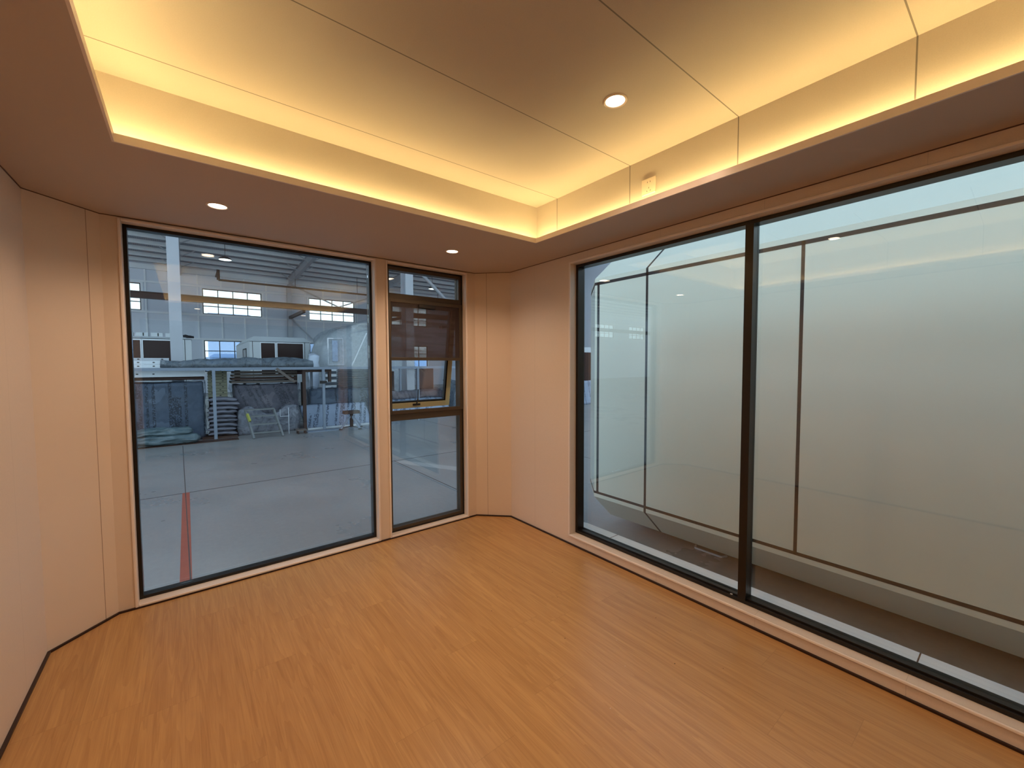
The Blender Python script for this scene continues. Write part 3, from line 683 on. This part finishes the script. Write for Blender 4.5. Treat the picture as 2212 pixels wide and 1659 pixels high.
hcol(7.42, 16.5, .34, .50, roofz(16.5)-.88, 'pale steel column seen through the top of the narrow window')
hcol(7.1, HY-.35, .34, .40, roofz(HY)-.88, 'pale steel column against the far hall wall between its windows')
hcol(14.7, HY-.35, .34, .40, roofz(HY)-.88, 'pale steel column against the far hall wall, past the second big window')
m = MB()
m.bar((7.2,HY-.3,5.6),(10.9,HY-.3,1.6),.10,.10)
tag(m.build('wall_brace', M_STEEL), 'diagonal steel brace low on the far wall beside the column', 'brace', 'diagonal wall braces')
tag(MB().bar((7.3,HY-.3,8.4),(11.4,HY-.3,6.7),.10,.10).build('wall_brace', M_STEEL), 'diagonal steel brace crossing the top of the second big hall window, sloping down', 'brace', 'diagonal wall braces')
tag(MB().bar((10.9,HY-.36,6.7),(14.5,HY-.36,8.1),.10,.10).build('wall_brace', M_STEEL), 'diagonal steel brace rising away over the second big hall window', 'brace', 'diagonal wall braces')
tag(MB().tube((8.85,24,9.65),(21.0,24,HF),.11).build('pipe_brace', M_STEEL), 'round grey pipe brace slanting across the top of the narrow window', 'brace')
# crane beam and brown pipe
m = MB(); m.box(-58, 24, 33.9, 34.15, 5.66, 6.00).box(-58, 24, 33.8, 34.25, 5.97, 6.03).box(-58, 24, 33.8, 34.25, 5.63, 5.68)
for x in (-8, -.4, 7.1, 14.7, 22): m.box(x-.1, x+.1, 34.15, HY-.15, 5.43, 5.66)
tag(m.build('crane_beam', M_CRANE), 'long dark brown crane beam running across the far side of the hall', 'beam')
m = MB(); [m.tube((x_,37,7.72),(x_,37,9.25),.02,6) for x_ in (7.1,12,19.9)]; m.tube((2.05,37,7.72),(20,37,7.72),.075).tube((2.05,37,8.45),(2.05,37,7.72),.10).tube((2.05,37,8.40),(2.05,39.6,8.40),.07)
tag(m.build('brown_pipe', M_CRANE), 'thin brown pipe hung along the top of the far wall', 'pipe')
# pendants
def pendant(x, y, z, r, ztop, label):
    o = root('pendant_lamp', (x, y, z))
    MB().lathe([(r,-.0),(r*.98,.05),(r*.55,.13),(.05,.17),(.0,.18)], (0,0,0), 24).build('lamp_shade', M_CRANE, o)
    MB().lathe([(r*.96,.004),(0,.0)], (0,0,0), 24).build('lamp_lens', M_HLAMP, o)
    MB().tube((0,0,.16),(0,0,ztop-z), .012, 6).build('hanging_rod', M_DARK, o)
    tag(o, label, 'pendant lamp', 'hall pendant lamps')
pendant(1.69, 25, 6.70, .28, roofz(25), 'round pendant lamp hanging near the tall column in the big window view')
pendant(13.05, 25, 6.52, .26, roofz(25), 'round pendant lamp hanging in the narrow window view')
# floor markings
struct(MB().box(-.115, -.020, 3.6, 8.62, HF, HF+.0015).build('floor_line_red', M_REDL))
m = MB(); m.box(-16, 24, 8.60, 8.63, HF, HF+.001); m.prism([(-.020,3.5),(-.008,3.5),(-.128,13.8),(-.140,13.8)], 'z', HF, HF+.0018)
m.box(7.0, 7.02, -12, 38, HF, HF+.001); m.box(3.50, 3.52, 3.6, 8.6, HF, HF+.001)
struct(m.build('floor_joints', M_JOINT))
struct(MB().prism([(3.42,8.50),(3.70,8.50),(5.3,5.3),(5.0,5.3)], 'z', HF, HF+.001).build('floor_patch', mat('pale_floor_mark', (0.40,0.38,0.36), .5)))

# ------------------------------------------------------------------ storage rack and what is stacked around it
rk = root('storage_rack', (3.0, 14.4, HF))
def part(m, name, mt, par, **kw):
    l = tuple(par.location); o = m.build(name, mt, par, loc=l, **kw); o.location = (0,0,0); return o
part(MB().box(-3.2, 10.5, 14.36, 14.44, 1.320, 1.400), 'top_beam', M_RACK, rk)
part(MB().box(-3.2, 10.5, 16.0, 16.08, 1.320, 1.400), 'top_beam', M_RACK, rk)
for x in (-2.4, .605, 3.515, 6.86, 9.9):
    part(MB().box(x-.038, x+.038, 14.361, 14.44, HF+.012, 1.320), 'post', M_RACK, rk)
    part(MB().box(x-.038, x+.038, 16.0, 16.08, HF, 1.320), 'post', M_RACK, rk)
    part(MB().box(x-.035, x+.035, 14.44, 16.0, 1.330, 1.390), 'cross_beam', M_RACK, rk)
part(MB().box(3.42, 3.61, 14.33, 14.47, .86, .95), 'clamp', M_DARK, rk)
tag(rk, 'long pale blue steel rack on slim posts across the hall', 'rack')

# timber skid in front, green film bundle
tag(MB().box(-2.5, 1.12, 13.95, 14.36, HF, HF+.012).build('floor_board', M_DWOOD), 'dark brown board on the floor under the green film bundle', 'board')
gb = MB()
def cyl_noise(m, x0, x1, yc, zc, ry, rz, seed, mi=0):
    n, k = 36, int((x1-x0)/.05); vs = []; fs = []
    for i in range(k+1):
        x = x0+(x1-x0)*i/k; t_end = min(1, (min(i, k-i)+.4)/2.2)
        for j in range(n):
            t = 2*math.pi*j/n; q = Vector((x*2.4+seed, math.cos(t)*2, math.sin(t)*2+seed))
            rr = (1 + .30*noise.noise(q) + .26*noise.noise(q*2.6) + .16*noise.noise(q*6))*t_end
            vs.append((x, yc+ry*rr*math.cos(t), max(zc-rz, zc+rz*rr*math.sin(t))))
    for i in range(k):
        for j in range(n): fs.append((i*n+j, i*n+(j+1)%n, (i+1)*n+(j+1)%n, (i+1)*n+j))
    fs.append(tuple(range(n))[::-1]); fs.append(tuple(range(k*n, k*n+n)))
    m.add(vs, fs, mi, True)
cyl_noise(gb, -2.6, .26, 14.12, HF+.15, .17, .135, 1.0)
cyl_noise(gb, -2.5, .10, 14.15, HF+.35, .14, .12, 4.0)
tag(gb.build('film_roll', mat('green_grey_film', (0.085,0.125,0.14), .3, var=.35, vscale=5, stretch=(.6,3,3))), 'long crumpled bundle of pale green film lying on the dark board', 'plastic film')

def wrapped(name, x0, x1, y0, y1, z0, z1, mt, label, seed, seg=.1, filmm=M_FILM, amp=.02):
    r = root(name, ((x0+x1)/2, (y0+y1)/2, z0))
    part(MB().crumple(x0+.02, x1-.02, y0+.02, y1-.02, z0, z1-.02, seg, amp*.7, 2.5, seed), 'board_stack', mt, r)
    part(MB().crumple(x0-.01, x1+.01, y0-.01, y1+.01, z0, z1+.01, seg, amp*1.6, 2.2, seed+5), 'plastic_film', filmm, r)
    tag(r, label, 'wrapped stack'); return r
wrapped('wrapped_panel_stack', -2.6, .40, 14.75, 15.9, HF, 1.00, M_PRINT, 'tall stack of printed panels wrapped in blue film, left of the sacks', 3)
# skid and sacks
tag(MB().box(.30, 1.14, 14.50, 15.35, HF, HF+.05).build('timber_skid', M_DWOOD), 'low dark timber skid under the pile of sacks', 'skid')
def sack_mesh(seed):
    m = MB(); nu, nv = 18, 14; vs = []; fs = []
    for j in range(nv):
        for i in range(nu+1):
            pass
    L, Wd, H = .355, .30, .060
    for side in (1, -1):
        base = len(vs)
        for i in range(nu+1):
            for j in range(nv+1):
                u, v = -1+2*i/nu, -1+2*j/nv
                e = max(0, (1-abs(u)**3.2))**.45 * max(0, (1-abs(v)**3.2))**.45
                q = Vector((u*1.7+seed, v*1.7, side+seed))
                vs.append((u*L*(1+.05*noise.noise(q)), v*Wd*(1+.05*noise.noise(q+Vector((9,0,0)))), side*H*e*(1+.35*noise.noise(q*1.6)) + .018*noise.noise(Vector((u*2.2+seed, v*2, 4))) - .03*(u*u)*(1 if (int(seed)%2) else .3)))
        for i in range(nu):
            for j in range(nv):
                a = base+i*(nv+1)+j; f = (a, a+nv+1, a+nv+2, a+1)
                fs.append(f if side > 0 else f[::-1])
    return m.add(vs, fs, 0, True)
protos = []
NS = 9
for i in range(NS):
    if i < 4:
        o = sack_mesh(i*3.3+1).build('sack', M_SACK); protos.append(o)
    else:
        o = protos[i % 4].copy(); C.objects.link(o)
    o.location = (.80 + random.uniform(-.035,.035) + (.05 if i == 1 else 0), 14.92 + random.uniform(-.02,.02), .465 - i*.124)
    o.rotation_euler = (random.uniform(-.02,.02), random.uniform(-.04,.04), random.uniform(-.12,.12) + (math.pi if i % 3 == 1 else 0))
    tag(o, 'white woven sack, %s of the pile behind the rack post' % (ORD[i] if i == 0 else (ORD[i]+' from the top' if i < NS-1 else 'bottommost')), 'sack', 'sacks piled behind the rack post')
def chan(m, x0, x1, y0, y1, z0, z1, mi=0, t=.006):
    """C channel lying with its web to the viewer"""
    m.box(x0, x1, y0, y0+t, z0, z1, mi).box(x0, x1, y0+t, y1, z0, z0+t, mi).box(x0, x1, y0+t, y1, z1-t, z1, mi)
def slots(m, xs, y, z, w=.05, h=.022, mi=1):
    for x in xs:
        pts = [(x+w/2*math.cos(t), z+h/2*math.sin(t)) for t in [2*math.pi*i/12 for i in range(12)]]
        m.prism(pts, 'y', y-.001, y+.004, mi)
# cream channels behind the post (above and behind the sacks)
tag(MB().box(.52, .98, 15.40, 15.95, HF, .50).build('timber_block', M_DWOOD), 'dark timber block carrying the pale cream steel channels', 'timber block')
h = (1.300-.50)/9
for i in range(9):
    m = MB(); z1c = 1.300-i*h; chan(m, .50, .98, 15.40, 15.90, z1c-h+.004, z1c-.004)
    slots(m, [.60, .87] if i not in (4, 6, 8) else [.80], 15.40, z1c-h/2, .05, .028)
    tag(m.build('steel_channel', [M_CREAM, M_DARK]), 'cream steel channel, %s in the pile above the sacks' % (ORD[i] if i == 0 else (ORD[i]+' from the top' if i < 8 else 'bottommost')), 'steel channel', 'cream steel channels above the sacks')
# galvanised members on and under the rack top at the left
def member(x0, x1, y, z0, z1, mt, label, sl, grp='galvanised members on the rack'):
    m = MB(); chan(m, x0, x1, y, y+.25, z0, z1); slots(m, sl, y, (z0+z1)/2, .055, .030)
    tag(m.build('steel_member', [mt, M_DARK]), label, 'steel member', grp)
member(-3.0, -.36, 14.62, 1.600, 1.668, M_STEEL, 'flat steel member with oval slots, top of the three on the rack', [-2.35,-1.60,-.98,-.50])
member(-3.0, -.42, 14.60, 1.500, 1.596, M_GALV, 'bright galvanised member with oval slots, middle of the three on the rack', [-1.66,-1.30,-.985,-.675])
member(-3.0, -.55, 14.58, 1.402, 1.496, M_GALV, 'bright galvanised member with oval slots, resting on the rack beam', [-1.66,-1.30,-.985,-.675])
member(-3.0, .42, 14.80, 1.150, 1.318, M_GALV, 'galvanised member with oval slots lying on the blue wrapped panels', [-1.70,-1.35,-1.03,-.70], 'galvanised member under the rack')
wb = MB(); wb.crumple(-2.6,.40,14.9,15.85,1.055,1.135,.12,.012,2.5,41)
tag(wb.build('brown_blanket', M_DWOOD), 'dark brown packing sheet on the blue wrapped panels, under the galvanised member', 'packing sheet')
# film-covered bundle along the top of the rack
m = MB(); m.crumple(-.52, 3.25, 14.55, 15.75, 1.402, 1.560, .08, .030, 3.0, 9, topfn=lambda u, v: .02+.10*max(0, math.sin((u-.1)*3.3))*(1-.3*v)+(.07*math.sin((u-.62)*8) if .62 < u < .97 else 0))
fb = tag(m.build('film_wrapped_bundle', M_FILMD), 'long lumpy bundle in clear grey film lying along the rack top', 'wrapped bundle')
tag(MB().box(-.30, 3.0, 14.70, 15.6, 1.405, 1.50).build('timber_planks', M_WOOD), 'flat pale boards inside the film on the rack top', 'planks')
# second wrapped stack, planks on top, diagonal board, loose film
wrapped('wrapped_board_stack', 1.12, 2.88, 15.02, 15.95, HF, .86, M_PRINTP, 'stack of boards in purple grey printed film behind the step ladder', 11, amp=.03)
for i in range(4):
    z = .915 + i*.098
    tag(MB().box(1.06+.02*i, 2.86, 15.0, 15.9, z, z+.066, 0).box(1.2, 1.3, 15.1, 15.8, z+.066, z+.097, 1).box(2.6, 2.7, 15.1, 15.8, z+.066, z+.097, 1).build('timber_plank', [M_WOOD if i != 1 else M_DWOOD, M_DWOOD]),
        'flat timber board, %s on the purple grey stack' % ['bottom one', 'dark red one, second from the bottom,', 'third from the bottom', 'topmost'][i], 'board', 'boards piled on the purple grey stack')
tag(MB().bar((2.16,14.32,1.36),(2.66,14.32,.93),.025,.075).build('loose_plank', M_WOOD), 'pale plank leaning down from the rack beam over the board pile', 'plank')
tag(MB().box(2.92, 3.80, 14.50, 15.9, 1.235, 1.318, 0).box(2.92,3.01,14.5,14.6,HF,1.235,0).box(3.7,3.79,14.5,14.6,.9,1.235,0).box(2.92,3.01,15.8,15.9,HF,1.235,0).build('timber_trestle', M_DWOOD), 'dark brown timber trestle tucked under the rack beam beside the slim post', 'timber frame')
m = MB(); m.crumple(1.16, 2.84, 14.70, 14.96, HF, .02, .09, .04, 3.0, 21, topfn=lambda u, v: .13*math.sin(u*9)+.05)
tag(m.build('loose_film', M_FILMW), 'crumpled white plastic film piled behind the step ladder', 'plastic film')
# step ladder
ld = root('step_ladder', (1.83, 14.0, HF))
lt = .135
for s, (xb, xt) in enumerate(((1.46, 1.30), (2.20, 2.02))):
    part(MB().bar((xb,13.80,HF),(xt+.02,14.25,lt),.05,.075), 'stile', M_LAD, ld)
    part(MB().bar((xb+.08,14.56,HF),(xt+.06,14.30,lt-.02),.03,.04), 'rear_leg', M_LAD, ld)
for i in range(3):
    f = (i*1.0+.65)/3.4; z = HF+(lt-HF)*f; y = 13.80+.45*f
    part(MB().box(1.46-.15*f, 2.20-.17*f, y-.03, y+.05, z-.02, z+.02), 'tread', M_LAD, ld)
part(MB().box(1.29, 2.05, 14.18, 14.36, lt, lt+.035), 'top_step', M_LAD, ld)
part(MB().bar((1.395,13.925,-.15),(1.345,14.07,.05),.045,.075), 'label_plate', M_YEL, ld)
tag(ld, 'low aluminium step ladder with yellow label standing before the loose film', 'step ladder')
# small trolley
tr = root('hand_trolley', (2.73, 13.9, HF))
part(MB().box(2.60, 2.86, 13.82, 14.10, HF+.10, HF+.14), 'deck', M_WOOD, tr)
for x in (2.62, 2.82):
    part(MB().box(x, x+.03, 13.84, 13.88, HF, HF+.10), 'foot', M_DWOOD, tr)
    part(MB().box(x, x+.03, 14.04, 14.08, HF, HF+.10), 'foot', M_DWOOD, tr)
tag(tr, 'small low wooden stool on the floor at the end of the wrapped stack', 'stool')
tag(MB().tube((2.43,14.16,HF),(2.43,14.16,.16),.012,8).tube((2.43,14.16,-.10),(2.20,14.16,-.10),.010,8).tube((2.20,14.16,-.10),(2.20,14.16,.12),.010,8).build('metal_rod', M_STEEL), 'thin bent metal rod standing in front of the white film', 'rod')
tag(MB().box(2.9, 3.86, 13.90, 14.18, HF, HF+.03).build('pale_board', M_RACK), 'pale flat board on the floor beside the jack stand', 'board')
# leaning printed insulation panels
def leaning(name, x0, x1, y0, y1, z0, z1, mt, label, seed):
    m = MB(); nx, nz = int((x1-x0)/.1), 10; vs = []; fs = []
    for th in (0, .10):
        for i in range(nx+1):
            for k in range(nz+1):
                u, w = i/nx, k/nz; x = x0+(x1-x0)*u - .10*w
                q = Vector((x*2, w*3, seed)); dn = .02*noise.noise(q)
                vs.append((x, y0+(y1-y0)*w + th + dn, z0+(z1-z0)*w + (.03*noise.noise(q*1.3) if k == nz else 0) + th*.3))
    N1 = (nx+1)*(nz+1); a = lambda i,k,s: s*N1+i*(nz+1)+k
    for i in range(nx):
        for k in range(nz): fs += [(a(i,k,0),a(i+1,k,0),a(i+1,k+1,0),a(i,k+1,0)), (a(i,k,1),a(i,k+1,1),a(i+1,k+1,1),a(i+1,k,1))]
    for i in range(nx): fs += [(a(i,0,0),a(i,0,1),a(i+1,0,1),a(i+1,0,0)), (a(i,nz,0),a(i+1,nz,0),a(i+1,nz,1),a(i,nz,1))]
    for k in range(nz): fs += [(a(0,k,0),a(0,k+1,0),a(0,k+1,1),a(0,k,1)), (a(nx,k,0),a(nx,k,1),a(nx,k+1,1),a(nx,k+1,0))]
    tag(m.add(vs, fs, 0, True).build(name, mt), label, 'panel')
leaning('insulation_panel', 3.02, 5.20, 14.72, 15.12, HF, .10, M_PRINTW, 'white printed insulation panels leaning behind the jack stand', 2)
leaning('insulation_panel', 5.60, 8.60, 14.80, 15.25, HF, .10, M_PRINTW, 'white printed insulation panels leaning in the narrow window view', 8)
tag(MB().box(3.05, 5.15, 14.60, 14.66, HF, HF+.05).build('pale_timber', M_GALV), 'thin pale batten on the floor in front of the printed panels', 'batten')
wrapped('wrapped_film_pile', 3.30, 5.35, 15.35, 15.95, HF, .62, M_PRINT, 'dark blue wrapped pile behind the leaning printed panels', 14, amp=.04)
wrapped('wrapped_film_pile', 5.66, 8.55, 15.52, 15.97, HF, .42, M_PRINTP, 'purple grey wrapped pile behind the slim post, low in the narrow window', 17, amp=.04)
# jack stand
jk = root('jack_stand', (4.27, 14.0, HF))
part(MB().box(4.02, 4.50, 13.86, 14.16, -.155, -.055), 'top_block', M_DWOOD, jk)
part(MB().tube((4.26,14.0,-.155),(4.26,14.0,HF+.06),.055), 'screw_post', M_DWOOD, jk)
for fx, fy in ((3.88, 13.90), (4.42, 13.66), (4.62, 14.18), (4.05, 14.30)):
    part(MB().bar((4.26,14.0,-.20),(fx,fy,HF+.03),.05,.05), 'leg', M_RACK, jk)
    part(MB().box(fx-.045, fx+.045, fy-.045, fy+.045, HF, HF+.03), 'foot', M_DARK, jk)
part(MB().bar((4.26,14.0,HF+.08),(4.42,13.66,HF+.05),.02,.02).bar((4.26,14.0,HF+.08),(3.88,13.90,HF+.05),.02,.02), 'stay', M_DARK, jk)
tag(jk, 'steel jack stand with splayed legs and brown top block', 'jack stand')
# channel piles behind the rack
tag(MB().crumple(4.15, 6.05, 16.9, 17.9, HF, .55, .2, .03, 2, 3).build('covered_pile', M_DSTEEL), 'dark covered pile carrying the grey channels behind the rack', 'pile')
for i in range(7):
    h = .108; z = 1.33-i*h
    m = MB(); chan(m, 4.22, 4.62, 16.95, 17.3, z-h+.012, z-.004)
    tag(m.build('steel_channel', M_GALV if i % 2 == 0 else M_DSTEEL), 'short grey channel end, %s in the narrow pile' % (ORD[i] if i == 0 else (ORD[i]+' from the top' if i < 6 else 'bottommost')), 'steel channel', 'short channel ends beside the slim post')
for i in range(9):
    h = .0835; z = 1.33-i*h
    m = MB(); chan(m, 4.68, 6.0, 17.0, 17.35, z-h+.006, z-.003); slots(m, [4.85+.22*((i*3) % 5), 5.6+.05*i], 17.0, z-h/2, .05, .03)
    tag(m.build('steel_channel', [M_DSTEEL, M_DARK]), 'long dark grey channel, %s in the wide pile' % (ORD[i] if i == 0 else (ORD[i]+' from the top' if i < 8 else 'bottommost')), 'steel channel', 'long dark channels behind the jack stand')
# things in the narrow window: brown and cream panels, bags
tag(MB().box(7.72, 8.50, 16.3, 16.4, HF, 1.30).build('plywood_sheet', mat('red_brown_panel', (.10,.045,.035), .5)), 'red brown sheet standing behind the rack in the narrow window view', 'panel')
tag(MB().box(7.20, 7.62, 16.9, 17.0, HF, 1.28).build('cream_panel', M_WHITE), 'greyish cream panel standing beside the red brown sheet', 'panel')
tag(MB().box(6.05, 6.75, 16.4, 16.5, HF, 1.2).build('dark_panel', M_DWOOD), 'dark brown panel behind the slim post in the narrow window view', 'panel')
tag(MB().crumple(8.75, 9.7, 14.9, 15.8, HF, .75, .12, .07, 2.5, 31).build('film_heap', M_FILMD), 'tall heap of crumpled grey film at the edge of the narrow window', 'plastic film')

# ------------------------------------------------------------------ cabins on stands at the back of the hall
def cabin(x0, x1, y0, y1, zb, zw, zr, wins, label):
    r = root('capsule_cabin', ((x0+x1)/2, (y0+y1)/2, HF)); c = .19
    m = MB(); m.prism([(x0,y0),(x1,y0),(x1,y1),(x0,y1)], 'z', zb, zw)
    part(m, 'cabin_body', M_WHITE, r)
    m = MB(); vs = [(x0-.02,y0-.02,zw),(x1+.02,y0-.02,zw),(x1+.02,y1,zw),(x0-.02,y1,zw),(x0+c,y0+c,zr),(x1-c,y0+c,zr),(x1-c,y1-c,zr),(x0+c,y1-c,zr)]
    m.add(vs, [(0,3,2,1),(4,5,6,7),(0,1,5,4),(1,2,6,5),(2,3,7,6),(3,0,4,7)])
    part(m, 'roof', M_WHITE, r)
    for a, b, s, e in wins:
        f = part(rectframe(MB(), 'y', y0-.03, y0+.001, a-.03, b+.03, s-.03, e+.03, .03), 'window_frame', M_GIRT, r)
        part(MB().box(a, b, y0-.012, y0-.002, s, e), 'window_pane', M_BROWNG, r)
    part(MB().box(x0+.10, x0+.12, y0-.002, y0, zb, zw).box(x1-.22, x1-.20, y0-.002, y0, zb, zw).box(x0, x1, y0-.002, y0, zw-.02, zw-.001), 'rubber_joints', M_SEAM, r)
    f = part(rectframe(MB(), 'x', x0-.02, x0, y0+1.2, y0+2.6, 1.5, 2.25, .05), 'side_window_frame', M_SEAM, r)
    part(MB().box(x0-.012, x0-.002, y0+1.25, y0+2.55, 1.55, 2.2), 'side_window_pane', M_BROWNG, r)
    for x in (x0+.3, x1-.3):
        for y in (y0+.3, y1-.3): part(MB().box(x-.06, x+.06, y-.06, y+.06, HF, zb), 'stand', M_DARK, r)
    tag(r, label, 'cabin', 'white capsule cabins at the back of the hall')
cabin(2.18, 4.56, 21.0, 27.0, .69, 2.52, 2.74, [(2.60,3.13,1.05,2.45),(3.23,4.27,1.05,2.45)], 'white capsule cabin with two brown windows, between the tall column and the wrapped caravan')
cabin(-4.4, .20, 21.0, 27.0, .69, 2.52, 2.60, [(-2.3,-1.335,1.05,2.44),(-1.255,-.15,1.05,2.44)], 'white capsule cabin with brown windows, behind the tall column')
for i in range(5):
    x = -2.35+i*.437
    m = MB(); m.box(x, x+.36, 21.4, 21.8, 2.605, 2.76, 0).box(x+.20, x+.235, 21.395, 21.402, 2.63, 2.75, 1)
    tag(m.build('cardboard_box', [M_WHITE, M_DARK]), 'small pale box on the cabin roof, %s the tall column' % ['fifth from','fourth from','third from','second from','nearest to'][i], 'box', 'pale boxes on the cabin roof')
tag(MB().crumple(-.02, .28, 21.3, 21.6, 2.602, 2.68, .06, .03, 6, 5).build('black_bundle', M_BLK), 'small black cloth bundle at the edge of the cabin roof', 'bundle')
tag(MB().crumple(3.93, 4.22, 17.98, 18.4, HF, 1.95, .12, .05, 2.2, 8, topfn=lambda u, v: -.12*abs(u-.6)).build('white_cover', mat('white_dust_sheet', (.62,.70,.82), .5)), 'white draped cover standing between the cabin and the wrapped caravan', 'dust cover')
# caravan wrapped in clear film
cv = root('wrapped_caravan', (6.4, 19.4, HF))
def dome(x0, x1, y0, y1, z0, z1, amp, seed, rr=.75):
    m = MB(); nx, nz, ny = 26, 20, 10
    xc, w = (x0+x1)/2, (x1-x0)/2
    prof = []
    K = 34
    for i in range(K+1):
        t = math.pi*i/K; cx, sz = math.cos(t), math.sin(t)
        ex = abs(cx)**.55*(1 if cx > 0 else -1); ez = sz**.55
        prof.append((xc-w*ex, z0+(z1-z0)*ez))
    vs = []; fs = []
    for j in range(ny+1):
        y = y0+(y1-y0)*j/ny; s = 1-.10*max(0, 1-j/1.5)
        for (x, z) in prof:
            q = Vector((x*1.7+seed, y*1.7, z*1.7)); d = noise.noise(q)+.5*noise.noise(q*2.7)
            vs.append((xc+(x-xc)*s*(1+amp*d), y+amp*d*1.5, z0+(z-z0)*s*(1+amp*d*.6)))
    n_ = K+1
    for j in range(ny):
        for i in range(K): fs.append((j*n_+i, (j+1)*n_+i, (j+1)*n_+i+1, j*n_+i+1))
    fs.append(tuple(range(n_))); fs.append(tuple(range(ny*n_, ny*n_+n_))[::-1])
    return m.add(vs, fs, 0, True)
part(dome(4.46, 8.6, 18.35, 20.75, .2, 3.16, .006, 2), 'caravan_body', M_WHITE, cv)
part(dome(4.36, 8.75, 18.15, 20.88, .15, 3.24, .025, 6), 'film_cover', film('caravan_film', (.40,.42,.44), .22, .2), cv)
part(rectframe(MB(), 'y', 18.28, 18.34, 4.66, 5.30, 1.45, 2.60, .04), 'door_frame', M_GIRT, cv)
part(MB().box(4.84, 5.06, 18.26, 18.30, 1.62, 2.50), 'window_pane', mat('pale_pane', (.5,.6,.8), .1), cv)
part(MB().bar((6.2,18.02,2.85),(5.55,18.02,1.45),.05,.05), 'film_batten', M_GALV, cv)
for x in (5.0, 8.0): part(MB().box(x-.1, x+.1, 18.8, 20.6, HF, .22), 'skid', M_DARK, cv)
tag(cv, 'rounded caravan wrapped in clear film beyond the rack', 'caravan')
# seen past the neighbouring hull
tag(MB().box(16.2, 19.5, 16.2, 20, .05, 2.45, 0).box(16.6, 19.3, 16.17, 16.2, .5, 2.15, 1).box(16.3,16.5,16.3,16.5,HF,.05,0).box(19.2,19.4,16.3,16.5,HF,.05,0).build('site_cabin', [M_WHITE, M_BROWNG]), 'cabin with a dark window glimpsed past the end of the white hull', 'cabin')
leaning('insulation_panel', 15.2, 18.0, 14.4, 14.9, HF, .55, M_PRINTW, 'white printed panels glimpsed past the end of the white hull', 5)
